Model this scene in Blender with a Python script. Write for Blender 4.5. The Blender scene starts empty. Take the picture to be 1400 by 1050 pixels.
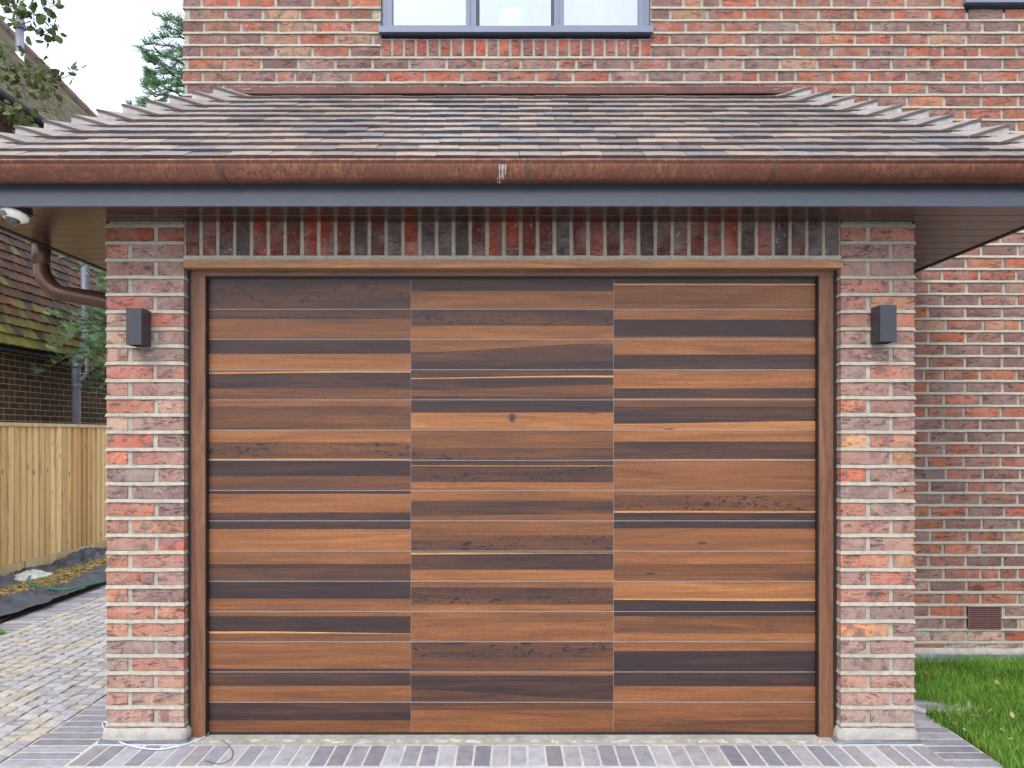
import bpy, math, random
import numpy as np
from mathutils import Vector, Matrix, noise as mnoise
R = math.radians
rnd = random.Random(7)
S = bpy.context.scene
COL = S.collection

# ------------------------------------------------------------------ camera, sky, sun, exposure
EYE = 1.345
F = 1123.0                       # focal length in pixels of a 1400 px wide picture
cd = bpy.data.cameras.new('camera'); cam = bpy.data.objects.new('camera', cd); COL.objects.link(cam)
cam.location = (0, 0, EYE); cam.rotation_euler = (R(90), 0, 0)
cd.sensor_width = 36; cd.lens = F / 1400 * 36; cd.shift_y = 70 / 1400; cd.clip_end = 500; cd.clip_start = .05
S.camera = cam
W = bpy.data.worlds.new('World'); S.world = W; W.use_nodes = True
wn = W.node_tree; wn.nodes.clear()
sky = wn.nodes.new('ShaderNodeTexSky'); sky.sky_type = 'NISHITA'; sky.sun_disc = False
SUN_EL, SUN_AZ = R(48), R(200)
sky.sun_elevation = SUN_EL; sky.sun_rotation = SUN_AZ; sky.dust_density = 3; sky.air_density = 1
b1 = wn.nodes.new('ShaderNodeBackground'); b1.inputs[1].default_value = .055
b2 = wn.nodes.new('ShaderNodeBackground'); b2.inputs[1].default_value = 1.0
wtc = wn.nodes.new('ShaderNodeTexCoord')
wno = wn.nodes.new('ShaderNodeTexNoise'); wno.inputs['Scale'].default_value = 3.5; wno.inputs['Detail'].default_value = 6
wr = wn.nodes.new('ShaderNodeValToRGB')
wr.color_ramp.elements[0].position = .3; wr.color_ramp.elements[0].color = (.66, .78, .98, 1)
wr.color_ramp.elements[1].position = .7; wr.color_ramp.elements[1].color = (1, 1, 1, 1)
wn.links.new(wtc.outputs['Generated'], wno.inputs['Vector']); wn.links.new(wno.outputs['Fac'], wr.inputs[0])
wn.links.new(wr.outputs[0], b2.inputs[0])
wa = wn.nodes.new('ShaderNodeAddShader'); wo = wn.nodes.new('ShaderNodeOutputWorld')
wn.links.new(sky.outputs[0], b1.inputs[0]); wn.links.new(b1.outputs[0], wa.inputs[0]); wn.links.new(b2.outputs[0], wa.inputs[1])
wn.links.new(wa.outputs[0], wo.inputs[0])
sd = bpy.data.lights.new('sun', 'SUN'); sd.energy = 1.3; sd.angle = R(24); sd.color = (1, .96, .9)
sun = bpy.data.objects.new('sun', sd); COL.objects.link(sun)
# sun from behind the camera, slightly to its left
sdir = Vector((math.sin(SUN_AZ) * math.cos(SUN_EL), math.cos(SUN_AZ) * math.cos(SUN_EL), math.sin(SUN_EL)))
sun.rotation_euler = sdir.to_track_quat('Z', 'Y').to_euler()
vs = S.view_settings; vs.view_transform = 'Standard'; vs.look = 'None'; vs.gamma = 1; vs.use_curve_mapping = False
vs.exposure = .68
S.cycles.max_bounces = 6; S.cycles.transparent_max_bounces = 12

# ------------------------------------------------------------------ helpers
def lin(r, g, b, k=1.0):
    f = lambda c: ((c / 255) / 12.92 if c / 255 <= .04045 else ((c / 255 + .055) / 1.055) ** 2.4) * k
    return (f(r), f(g), f(b), 1)
def mixt(a, b, t): return tuple(a[i] * (1 - t) + b[i] * t for i in range(3)) + (1,)
def proj(x, y, z):
    s = F / y; return 700 + x * s, 595 - (z - EYE) * s
def gpt(px, py, z=0.0):            # ground point behind a pixel of the photograph
    y = F * (EYE - z) / (py - 595); return ((px - 700) * y / F, y, z)
def at(px, py, y):
    s = F / y; return ((px - 700) / s, y, EYE + (595 - py) / s)

class MB:
    def __init__(s): s.v = []; s.f = []; s.m = []; s.c = []
    def add(s, vs, fs, m=0, c=None):
        o = len(s.v); s.v += [tuple(p) for p in vs]; s.f += [tuple(i + o for i in f) for f in fs]; s.m += [m] * len(fs)
        s.c += [c or (0, 0, 0, 1)] * len(vs)
        return s
    def box(s, x0, x1, y0, y1, z0, z1, m=0, c=None):
        return s.add([(x0,y0,z0),(x1,y0,z0),(x1,y1,z0),(x0,y1,z0),(x0,y0,z1),(x1,y0,z1),(x1,y1,z1),(x0,y1,z1)],
                     [(0,3,2,1),(4,5,6,7),(0,1,5,4),(1,2,6,5),(2,3,7,6),(3,0,4,7)], m, c)
    def tube(s, pts, r, n=10, m=0, cap=True, c=None):
        pts = [Vector(p) for p in pts]; rr = r if isinstance(r, (list, tuple)) else [r] * len(pts)
        vs = []; up = Vector((.13, .21, .97))
        for i, p in enumerate(pts):
            d = (pts[min(i + 1, len(pts) - 1)] - pts[max(i - 1, 0)]).normalized()
            a = d.cross(up)
            if a.length < 1e-3: a = d.cross(Vector((1, 0, 0)))
            a.normalize(); b = d.cross(a)
            for k in range(n):
                t = 2 * math.pi * k / n; vs.append(p + (a * math.cos(t) + b * math.sin(t)) * rr[i])
        fs = [(i * n + k, i * n + (k + 1) % n, (i + 1) * n + (k + 1) % n, (i + 1) * n + k) for i in range(len(pts) - 1) for k in range(n)]
        if cap: fs += [tuple(range(n - 1, -1, -1)), tuple((len(pts) - 1) * n + k for k in range(n))]
        return s.add(vs, fs, m, c)
    def build(s, name, mats, parent=None, smooth=False, tint=False, **tags):
        me = bpy.data.meshes.new(name); me.from_pydata(s.v, [], s.f)
        for m in (mats if isinstance(mats, (list, tuple)) else [mats]): me.materials.append(m)
        if any(s.m): me.polygons.foreach_set('material_index', s.m)
        if smooth: me.polygons.foreach_set('use_smooth', [True] * len(s.f))
        if tint:
            a = me.color_attributes.new('tint', 'FLOAT_COLOR', 'POINT'); a.data.foreach_set('color', np.array(s.c, 'f').ravel())
        me.update()
        return inst(name, me, parent, **tags)
def inst(name, me, parent=None, loc=(0, 0, 0), rot=(0, 0, 0), color=None, **tags):
    o = bpy.data.objects.new(name, me); COL.objects.link(o); o.parent = parent
    o.location = loc; o.rotation_euler = rot
    if color is not None: o.color = color
    elif me is not None: o.color = (0, 0, 0, 1)
    for k, v in tags.items(): o[k] = v
    return o
def thing(name, label, category, loc=(0, 0, 0), group=None):
    o = inst(name, None, None, loc, label=label, category=category)
    if group: o['group'] = group
    return o
def rel(o, parent):                 # child built in world coordinates under an Empty that is not at the origin
    o.parent = parent; o.location = -Vector(parent.location); return o

def block(w, h, d, nx, ny, jit, edge, seed, orient='front'):
    """A rough block: a dented front (u,v) grid, rounded at its rim, and plain sides. orient front: faces -y; top: faces +z; right: faces +x."""
    r = random.Random(seed); vs = []
    for j in range(ny + 1):
        for i in range(nx + 1):
            ei, ej = i in (0, nx), j in (0, ny)
            u = -w / 2 + w * i / nx; v = -h / 2 + h * j / ny
            if ei and not ej: u += math.copysign(r.uniform(0, jit), -u)
            if ej: v += math.copysign(r.uniform(0, jit) * 1.0, -v)
            if ei and ej: u += math.copysign(edge * .6, -u); v += math.copysign(edge * .5, -v)
            n = -(edge if (ei or ej) else 0) - (edge * .7 if ei and ej else 0) + r.uniform(-jit, jit) * .8
            vs.append((u, v, n))
    ring = [i for i in range(nx + 1)] + [(nx + 1) * j + nx for j in range(1, ny + 1)] + \
           [(nx + 1) * ny + i for i in range(nx - 1, -1, -1)] + [(nx + 1) * j for j in range(ny - 1, 0, -1)]
    n0 = len(vs)
    for k in ring: vs.append((vs[k][0], vs[k][1], -d))
    fs = [((nx + 1) * j + i, (nx + 1) * j + i + 1, (nx + 1) * (j + 1) + i + 1, (nx + 1) * (j + 1) + i) for j in range(ny) for i in range(nx)]
    L = len(ring)
    fs += [(ring[k], n0 + k, n0 + (k + 1) % L, ring[(k + 1) % L]) for k in range(L)]
    if orient == 'front': vs = [(u, -n, v) for u, v, n in vs]
    elif orient == 'right': vs = [(n, u, v) for u, v, n in vs]
    else: vs = [(u, v, n) for u, v, n in vs]
    return vs, fs
_cache = {}
def block_mesh(kind, w, h, d, nx, ny, jit, edge, mat, orient='front', variants=5, q=.004):
    w = round(w / q) * q; k = rnd.randrange(variants); key = (kind, round(w, 4), round(h, 4), k, orient)
    if key not in _cache:
        vs, fs = block(w, h, d, nx, ny, jit, edge, hash((w, h, k)) & 0xffff, orient)
        me = bpy.data.meshes.new(kind); me.from_pydata(vs, [], fs); me.materials.append(mat); me.update(); _cache[key] = me
    return _cache[key]

# ------------------------------------------------------------------ materials
def mat(name, rough=.6, spec=.5, metal=0, coat=0):
    m = bpy.data.materials.new(name); m.use_nodes = True; nt = m.node_tree
    p = nt.nodes['Principled BSDF']; p.inputs['Roughness'].default_value = rough
    p.inputs['Specular IOR Level'].default_value = spec; p.inputs['Metallic'].default_value = metal
    p.inputs['Coat Weight'].default_value = coat
    return m, nt, p
def N(nt, t, **kw):
    n = nt.nodes.new(t)
    for k, v in kw.items():
        if k in n.inputs: n.inputs[k].default_value = v
        else: setattr(n, k, v)
    return n
def ramp(nt, src, stops):
    r = nt.nodes.new('ShaderNodeValToRGB'); e = r.color_ramp.elements
    while len(e) < len(stops): e.new(.5)
    for i, (p, c) in enumerate(stops):
        e[i].position = p; e[i].color = c if len(c) == 4 else (*c, 1)
    nt.links.new(src, r.inputs[0]); return r.outputs[0]
def g(v): return (v, v, v, 1)
def coords(nt, scale=(1, 1, 1), rand=True):
    tc = nt.nodes.new('ShaderNodeTexCoord'); mp = nt.nodes.new('ShaderNodeMapping'); mp.inputs['Scale'].default_value = scale
    if rand:
        oi = nt.nodes.new('ShaderNodeObjectInfo'); mu = N(nt, 'ShaderNodeVectorMath', operation='MULTIPLY_ADD')
        cb = nt.nodes.new('ShaderNodeCombineXYZ')
        for i, k in enumerate((37., 91., 53.)):
            q = N(nt, 'ShaderNodeMath', operation='MULTIPLY'); q.inputs[1].default_value = k
            nt.links.new(oi.outputs['Random'], q.inputs[0]); nt.links.new(q.outputs[0], cb.inputs[i])
        mu.inputs[1].default_value = (1, 1, 1); nt.links.new(tc.outputs['Object'], mu.inputs[0]); nt.links.new(cb.outputs[0], mu.inputs[2])
        nt.links.new(mu.outputs[0], mp.inputs['Vector'])
    else: nt.links.new(tc.outputs['Object'], mp.inputs['Vector'])
    return mp.outputs[0]
def noise(nt, vec, scale, detail=4, rough=.6, dist=0):
    n = N(nt, 'ShaderNodeTexNoise', Scale=scale, Detail=detail, Roughness=rough, Distortion=dist)
    nt.links.new(vec, n.inputs['Vector']); return n.outputs['Fac']
def mixc(nt, fac, a, b, blend='MIX'):
    m = nt.nodes.new('ShaderNodeMix'); m.data_type = 'RGBA'; m.blend_type = blend; m.clamp_factor = True
    for sock, v in ((m.inputs[0], fac), (m.inputs[6], a), (m.inputs[7], b)):
        if hasattr(v, 'links') or hasattr(v, 'is_output'): nt.links.new(v, sock)
        else: sock.default_value = v
    return m.outputs[2]
def mathn(nt, op, a, b=None, c=None):
    m = N(nt, 'ShaderNodeMath', operation=op)
    for i, v in enumerate((a, b, c)):
        if v is None: continue
        if hasattr(v, 'is_output'): nt.links.new(v, m.inputs[i])
        else: m.inputs[i].default_value = v
    return m.outputs[0]
def bump(nt, p, h, dist, strength=1):
    b = N(nt, 'ShaderNodeBump', Distance=dist, Strength=strength); nt.links.new(h, b.inputs['Height'])
    nt.links.new(b.outputs[0], p.inputs['Normal'])
def tinted(nt):
    oi = nt.nodes.new('ShaderNodeObjectInfo'); at_ = N(nt, 'ShaderNodeAttribute', attribute_name='tint')
    return mixc(nt, 1.0, oi.outputs['Color'], at_.outputs['Color'], 'ADD')

def brick_material(name, blotch, cracks=.75, orient=(1, 1, 1), white=.35):
    m, nt, p = mat(name, .9, .25); base = tinted(nt); v = coords(nt, orient)
    n1 = noise(nt, v, 16, 3, .55, .4)
    c = mixc(nt, ramp(nt, n1, [(.47, g(0)), (.62, g(.75))]), base, blotch)
    vs_ = coords(nt, (orient[0] * .35, orient[1] * .35, orient[2] * 1))
    n2 = noise(nt, v, 150, 4, .75)
    c = mixc(nt, .85, c, ramp(nt, n2, [(.3, g(.45)), (.5, g(.95)), (.7, g(1.3))]), 'MULTIPLY')
    n3 = noise(nt, vs_, 38, 6, .7, 1.2)                                   # creases of the hand thrown face
    cr = ramp(nt, n3, [(.36, g(0)), (.43, g(1))])
    c = mixc(nt, cracks, c, mixc(nt, cr, mixc(nt, .72, c, (.03, .015, .015, 1)), c))
    n4 = noise(nt, v, 60, 3, .6); n5 = noise(nt, v, 9, 2, .5)
    wf = mathn(nt, 'MULTIPLY', ramp(nt, n4, [(.6, g(0)), (.7, g(1))]), ramp(nt, n5, [(.42, g(0.1)), (.62, g(1))]))
    c = mixc(nt, mathn(nt, 'MULTIPLY', wf, white), c, (.62, .55, .5, 1))
    hz_ = noise(nt, v, 7, 4, .65); c = mixc(nt, ramp(nt, hz_, [(.45, g(0)), (.75, g(white * .9))]), c, (.42, .37, .34, 1))
    hs = N(nt, 'ShaderNodeHueSaturation', Saturation=.95, Hue=.505); nt.links.new(c, hs.inputs['Color']); c = hs.outputs[0]
    nt.links.new(c, p.inputs['Base Color'])
    h = mathn(nt, 'ADD', mathn(nt, 'MULTIPLY', n2, .5), mathn(nt, 'MULTIPLY', cr, .9))
    h = mathn(nt, 'ADD', h, mathn(nt, 'MULTIPLY', n1, .7))
    bump(nt, p, h, .0035, .9)
    return m
M_BRICK = brick_material('brick', (.17, .10, .098, 1))
M_BRICK_DARK = brick_material('smooth_red_brick', (.075, .06, .063, 1), .25, white=.4)
M_OLDBRICK = brick_material('old_stock_brick', (.028, .022, .02, 1), .5, white=.08)

def mortar_material(name, c0, c1, sc=40):
    m, nt, p = mat(name, .95, .2); v = coords(nt, rand=False)
    n = noise(nt, v, sc, 5, .7); n2 = noise(nt, v, 4, 3, .5); n3 = noise(nt, v, 300, 3, .6)
    c = mixc(nt, ramp(nt, n, [(.3, g(0)), (.7, g(1))]), c0, c1)
    c = mixc(nt, .5, c, ramp(nt, n2, [(.3, g(.72)), (.6, g(1.05))]), 'MULTIPLY')
    c = mixc(nt, .5, c, ramp(nt, n3, [(.35, g(.7)), (.6, g(1.15))]), 'MULTIPLY')
    nt.links.new(c, p.inputs['Base Color']); bump(nt, p, mathn(nt, 'ADD', n, mathn(nt, 'MULTIPLY', n3, .6)), .002, .8)
    return m
M_MORTAR = mortar_material('pale_mortar', (.30, .275, .23, 1), (.45, .42, .355, 1))
M_OLDMORTAR = mortar_material('tan_mortar', (.26, .18, .09, 1), (.40, .29, .15, 1))
M_JOINT = mortar_material('paving_joint', (.46, .44, .41, 1), (.64, .62, .58, 1))
M_CEMENT = mortar_material('cement', (.30, .285, .255, 1), (.46, .44, .40, 1), 22)

def wood_material(name, dark, light, axis='x', scale=1.0, rough=.45, coat=0, bumpd=.0008, tone=None, contrast=.9):
    m, nt, p = mat(name, rough, .5, coat=coat)
    k = {'x': (1, 12, 12), 'z': (12, 12, 1), 'y': (12, 1, 12)}[axis]
    v = coords(nt, tuple(a * scale for a in k)); k2 = {'x': (4, 90, 90), 'z': (90, 90, 4), 'y': (90, 4, 90)}[axis]
    vf = coords(nt, tuple(a * scale for a in k2))
    n = noise(nt, v, 1.6, 6, .6, 1.6); f = noise(nt, vf, 4, 3, .7)
    fac = ramp(nt, n, [(.28, g(0)), (.5, g(.5)), (.74, g(1))])
    c = mixc(nt, fac, dark, light)
    c = mixc(nt, contrast, c, ramp(nt, f, [(.32, g(.55)), (.5, g(1)), (.7, g(1.25))]), 'MULTIPLY')
    nt.links.new(c, p.inputs['Base Color']); bump(nt, p, f, bumpd, .6)
    return m
M_FRAME = wood_material('frame_oak', lin(84, 52, 38), lin(132, 88, 60), 'z', rough=.5)
M_HEAD = wood_material('head_oak', lin(88, 62, 56), lin(128, 92, 76), 'x', rough=.4)
M_DRIP = wood_material('drip_oak', lin(120, 82, 50), lin(176, 126, 80), 'x')
M_FENCE = wood_material('fence_pine', lin(176, 146, 100), lin(224, 200, 154), 'z', .8, .8, contrast=.5)
M_SOFFIT = wood_material('soffit_laminate', lin(40, 25, 20), lin(64, 41, 32), 'x', rough=.24, bumpd=.0001, contrast=.4)

def door_material():
    """Smoked oak veneer. tint.r = tone of the strip (0 black brown .. 1 tan, above that pale sapwood), tint.g = figured marks."""
    m, nt, p = mat('door_veneer', .40, .35)
    a = N(nt, 'ShaderNodeAttribute', attribute_name='tint'); sp = nt.nodes.new('ShaderNodeSeparateColor'); nt.links.new(a.outputs['Color'], sp.inputs[0])
    tone, fig, off = sp.outputs[0], sp.outputs[1], sp.outputs[2]
    tc = nt.nodes.new('ShaderNodeTexCoord'); cb = nt.nodes.new('ShaderNodeCombineXYZ')
    oi = nt.nodes.new('ShaderNodeObjectInfo')
    nt.links.new(mathn(nt, 'MULTIPLY', oi.outputs['Random'], 63.), cb.inputs[0]); nt.links.new(mathn(nt, 'MULTIPLY', off, 47.), cb.inputs[1])
    ad = N(nt, 'ShaderNodeVectorMath', operation='ADD'); nt.links.new(tc.outputs['Object'], ad.inputs[0]); nt.links.new(cb.outputs[0], ad.inputs[1])
    def mp(s):
        q = nt.nodes.new('ShaderNodeMapping'); q.inputs['Scale'].default_value = s; nt.links.new(ad.outputs[0], q.inputs['Vector']); return q.outputs[0]
    broad = noise(nt, mp((1.2, 1, 22)), 1.5, 4, .55, .8)
    cath = nt.nodes.new('ShaderNodeTexWave'); cath.wave_type = 'BANDS'; cath.bands_direction = 'Z'
    cath.inputs['Scale'].default_value = 3.2; cath.inputs['Distortion'].default_value = 9; cath.inputs['Detail'].default_value = 3; cath.inputs['Detail Scale'].default_value = .8
    nt.links.new(mp((1.1, 1, 14)), cath.inputs['Vector'])
    fine = noise(nt, mp((14, 1, 150)), 3, 4, .8, .5); pores = noise(nt, mp((60, 1, 330)), 2, 2, .6)
    t = mathn(nt, 'ADD', mathn(nt, 'ADD', tone, mathn(nt, 'MULTIPLY', fig, .13)), mathn(nt, 'MULTIPLY', mathn(nt, 'SUBTRACT', broad, .5), .85))
    t = mathn(nt, 'ADD', t, mathn(nt, 'MULTIPLY', mathn(nt, 'SUBTRACT', cath.outputs['Fac'], .5), .17))
    c = ramp(nt, mathn(nt, 'MULTIPLY', t, .625), [(.0, lin(50, 37, 39)), (.12, lin(68, 48, 44)), (.28, lin(98, 63, 43)), (.45, lin(127, 81, 51)), (.62, lin(156, 102, 62)), (.9, lin(208, 160, 104))])
    c = mixc(nt, .8, c, ramp(nt, fine, [(.3, g(.66)), (.5, g(1)), (.68, g(1.2))]), 'MULTIPLY')
    c = mixc(nt, .5, c, ramp(nt, pores, [(.40, g(.38)), (.49, g(1))]), 'MULTIPLY')
    mk = noise(nt, mp((16, 1, 34)), 1.5, 3, .55, 1.6); band = noise(nt, mp((3, 1, 10)), 1.3, 1, .5)
    rg = ramp(nt, mk, [(.57, g(0)), (.61, g(1)), (.80, g(1)), (.9, g(1))])
    f = mathn(nt, 'MULTIPLY', mathn(nt, 'MULTIPLY', rg, fig), ramp(nt, band, [(.40, g(0)), (.5, g(1))]))
    c = mixc(nt, mathn(nt, 'MULTIPLY', f, .92), c, (.014, .012, .018, 1))
    kn = N(nt, 'ShaderNodeTexVoronoi', Scale=1.0); nt.links.new(mp((2.2, 1, 7)), kn.inputs['Vector'])
    c = mixc(nt, ramp(nt, kn.outputs['Distance'], [(.03, g(.8)), (.06, g(0))]), c, (.03, .02, .02, 1))
    nt.links.new(c, p.inputs['Base Color']); bump(nt, p, mathn(nt, 'ADD', fine, pores), .0006, .5)
    return m
M_DOOR = door_material()

def tile_material(name, sc=1, moss=None, rough=.75, mul=1, ochre=None):
    m, nt, p = mat(name, rough, .35); base = tinted(nt); v = coords(nt)
    n = noise(nt, v, 22 * sc, 4, .6); f = noise(nt, v, 220 * sc, 3, .7)
    c = mixc(nt, .6, base, ramp(nt, n, [(.3, g(.68)), (.6, g(1.15))]), 'MULTIPLY')
    c = mixc(nt, .5, c, ramp(nt, f, [(.3, g(.7)), (.6, g(1.15))]), 'MULTIPLY')
    if mul != 1: c = mixc(nt, 1, c, g(mul), 'MULTIPLY')
    if ochre:
        o_ = noise(nt, v, 34, 5, .7); sp_k = noise(nt, v, 420, 2, .5)
        c = mixc(nt, ramp(nt, o_, [(.5, g(0)), (.62, g(.55))]), c, ochre)
        c = mixc(nt, .8, c, ramp(nt, sp_k, [(.35, g(.55)), (.5, g(1)), (.65, g(1.3))]), 'MULTIPLY')
    if moss:
        c = mixc(nt, ramp(nt, noise(nt, v, 9, 4, .6), [(.6, g(0)), (.72, g(.45))]), c, moss)
    nt.links.new(c, p.inputs['Base Color']); bump(nt, p, mathn(nt, 'ADD', n, f), .0015, .7)
    return m
M_TILE = tile_material('clay_roof_tile', rough=.52)
M_TILE_EDGE = tile_material('clay_tile_edge', mul=.36, rough=.85)  # darker copy for front edges: their shade painted in, along with edge dirt
M_OLDTILE = tile_material('old_clay_tile', moss=(.07, .07, .03, 1))
M_PAVER = tile_material('clay_paver', .8); M_COBBLE = tile_material('granite_sett', .7, ochre=lin(176, 152, 112))
def plain(name, c, rough=.5, metal=0, spec=.5, var=.25, sc=20, bd=.0006, c2=None, coat=0):
    m, nt, p = mat(name, rough, spec, metal, coat); v = coords(nt)
    n = noise(nt, v, sc, 5, .65)
    c = mixc(nt, ramp(nt, n, [(.3, g(0)), (.7, g(1))]), tuple(a * (1 - var) for a in c[:3]) + (1,), c2 or tuple(min(1, a * (1 + var)) for a in c[:3]) + (1,))
    nt.links.new(c, p.inputs['Base Color']); bump(nt, p, noise(nt, v, sc * 8, 3), bd, .5)
    return m
def copper_material():
    m, nt, p = mat('aged_copper', .42, .5, .55); v = coords(nt, (48, 48, 7), False); v2 = coords(nt, (1, 1, 1), False)
    streak = noise(nt, v, 1.6, 6, .75); blot = noise(nt, v2, 7, 6, .7); sp = noise(nt, v2, 110, 4, .7)
    c = mixc(nt, ramp(nt, streak, [(.36, g(0)), (.64, g(1))]), lin(82, 56, 56), lin(148, 98, 72))
    c = mixc(nt, ramp(nt, blot, [(.42, g(.8)), (.58, g(0))]), c, lin(104, 66, 58))
    c = mixc(nt, ramp(nt, sp, [(.58, g(0)), (.68, g(.4))]), c, lin(178, 126, 92))
    nt.links.new(c, p.inputs['Base Color']); bump(nt, p, sp, .0004, .5)
    nt.links.new(ramp(nt, streak, [(.3, g(.5)), (.7, g(.3))]), p.inputs['Roughness'])
    return m
M_COPPER = copper_material()
M_COPPER_SMOOTH = plain('brown_downpipe', lin(92, 66, 54), .3, .4, var=.15)
M_FASCIA = plain('slate_blue_fascia', lin(62, 69, 84), .27, 0, .75, .12, 8)
M_BLACK = plain('black_rubber', (.012, .012, .014, 1), .6, var=.2)
M_LAMP = plain('lamp_anthracite', lin(48, 49, 58), .45, .0, .5, .08, 60)
M_UPVC = plain('slate_window_frame', lin(114, 121, 142), .4, var=.05)
M_ALU = plain('grey_door_skin', (.42, .42, .43, 1), .4, .0, var=.1)
M_LEAD = plain('lead_sheet', lin(112, 118, 130), .55, .2, var=.3, sc=12)
M_WHITE = plain('white_plastic', (.78, .77, .74, 1), .35, var=.03)
M_DOMEGLASS = plain('smoked_dome', (.05, .05, .05, 1), .08, var=.1, coat=.6)
M_CABLE = plain('pale_blue_cable', (.55, .62, .85, 1), .4, var=.08)
M_HOSE = plain('green_hose', (.01, .16, .10, 1), .4, var=.1)
M_MEMBRANE = plain('black_weed_membrane', (.06, .064, .078, 1), .5, var=.5, sc=8, bd=.004)
M_SOIL = plain('brown_soil', (.10, .065, .035, 1), .95, var=.6, sc=30, bd=.02)
M_PIPE = plain('grey_pipe', lin(120, 122, 138), .45, var=.2, sc=6)
M_VENT = plain('brown_vent', lin(112, 74, 70), .6, var=.15)
M_INNER = plain('dark_interior', (.10, .10, .10, 1), .9)
M_CURTAIN = plain('white_net_curtain', (.34, .38, .42, 1), .9, var=.05, sc=5)
M_BRACKET = plain('tarnished_strap', lin(86, 66, 60), .5, .3, var=.3)
M_FLASH = plain('brown_flashing', lin(88, 50, 40), .4, .4, var=.3, sc=6)
M_STAIN = plain('lime_stain', (.38, .37, .37, 1), .9, var=.5, sc=60)
M_TWIG = plain('twig_bark', (.10, .075, .05, 1), .9, var=.4)
M_BARK = plain('tree_bark', (.09, .07, .05, 1), .95, var=.5, sc=9, bd=.01)
M_BAG = plain('pale_plastic_bag', (.6, .66, .6, 1), .3, var=.3, sc=8)

def glass_material():
    m = bpy.data.materials.new('window_glass'); m.use_nodes = True; nt = m.node_tree; nt.nodes.clear()
    o = nt.nodes.new('ShaderNodeOutputMaterial'); mx = nt.nodes.new('ShaderNodeMixShader'); mx.inputs[0].default_value = .42
    gl = N(nt, 'ShaderNodeBsdfGlossy', Roughness=.02); gl.inputs[0].default_value = (.66, .71, .76, 1)
    tr = nt.nodes.new('ShaderNodeBsdfTransparent'); tr.inputs[0].default_value = (.97, .98, 1, 1)
    nt.links.new(tr.outputs[0], mx.inputs[1]); nt.links.new(gl.outputs[0], mx.inputs[2]); nt.links.new(mx.outputs[0], o.inputs[0])
    return m
M_GLASS = glass_material()
def leaf_material(name, a, b, trans=.25):
    m, nt, p = mat(name, .6, .35); at_ = N(nt, 'ShaderNodeAttribute', attribute_name='tint'); sp = nt.nodes.new('ShaderNodeSeparateColor')
    nt.links.new(at_.outputs['Color'], sp.inputs[0]); c = mixc(nt, sp.outputs[0], a, b)
    nt.links.new(c, p.inputs['Base Color'])
    t = nt.nodes.new('ShaderNodeBsdfTranslucent'); nt.links.new(c, t.inputs[0]); mx = nt.nodes.new('ShaderNodeMixShader'); mx.inputs[0].default_value = trans
    o = nt.nodes['Material Output']; nt.links.new(p.outputs[0], mx.inputs[1]); nt.links.new(t.outputs[0], mx.inputs[2]); nt.links.new(mx.outputs[0], o.inputs[0])
    return m
M_GRASS = leaf_material('lawn_grass', (.05, .15, .015, 1), (.24, .42, .06, 1))
M_CONIFER = leaf_material('conifer_spray', (.06, .14, .06, 1), (.26, .42, .22, 1), .15)
M_LEAF = leaf_material('broad_leaf', (.04, .075, .016, 1), (.17, .22, .07, 1))
M_DRYLEAF = leaf_material('dry_leaf', (.22, .12, .05, 1), (.55, .42, .30, 1))
M_STRAW = leaf_material('straw', (.16, .10, .03, 1), (.50, .36, .15, 1), .1)

# ------------------------------------------------------------------ ground, paving
gm, gnt, gp = mat('ground_mix', .95, .2); gv = coords(gnt, rand=False)
gnt.links.new(mixc(gnt, ramp(gnt, noise(gnt, gv, .35, 6, .6), [(.4, g(0)), (.6, g(1))]), (.16, .15, .14, 1), (.24, .23, .21, 1)), gp.inputs['Base Color'])
MB().box(-200, 200, -200, 250, -.5, -.05).build('ground', gm, kind='structure')
drive = MB(); drive.add([(-3.66, -8, -.0022), (2.0, -8, -.0022), (2.0, 3.98, -.0022), (2.34, 3.98, -.0022), (2.34, 4.45, -.0022), (1.7, 4.45, -.0022), (1.7, 3.7, -.0022), (-1.7, 3.7, -.0022), (-1.7, 14, -.0022), (-3.66, 14, -.0022)], [tuple(range(10))])
drive.add([(-3.66, -8, -.06), (-3.66, 14, -.06)], [])
drive = drive.build('driveway', M_JOINT, kind='structure')
drive['label'] = 'driveway of grey brick pavers and granite setts'
PAV = [lin(172, 171, 180), lin(160, 158, 168), lin(184, 182, 188), lin(150, 146, 154), lin(170, 164, 168), lin(146, 144, 156)]
def pav_color(k=.74):
    c = rnd.choice(PAV); q = rnd.uniform(.85, 1.12) * k; return (c[0] * q, c[1] * q, c[2] * q, 1)
x = -1.815
while x < 1.79:                        # course standing in front of the door, long side away from the door
    me = block_mesh('paver', .0650, .216, .05, 2, 5, .0006, .0009, M_PAVER, 'top', q=.001)
    inst('paver', me, drive, (x + .0375, 3.452 + rnd.uniform(-.003, .003), rnd.uniform(-.0004, .001)), (0, 0, rnd.uniform(-.012, .012)), pav_color())
    x += .0752
def pav_band(xc, y0, y1, length, k=.74, lo=-99, pitch=.0765):
    y = y0
    while y < y1:
        me = block_mesh('paver', length - .010, pitch - .0105, .05, 5, 2, .0006, .0009, M_PAVER, 'top', q=.001)
        inst('paver', me, drive, (xc + rnd.uniform(-.003, .003), y + pitch / 2, rnd.uniform(-.0004, .001)), (0, 0, rnd.uniform(-.008, .008)), pav_color(k))
        y += pitch
pav_band(1.893, 3.10, 4.04, .21)
pav_band(-1.96, 2.95, 5.5, .27)
for k in range(4):                     # pavers running on under the grass
    pav_band(2.11 + 0 * k, 4.04, 4.36, .20) if k == 0 else None
pav_band(1.893, 4.04, 4.36, .21)
yy = 5.3
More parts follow.
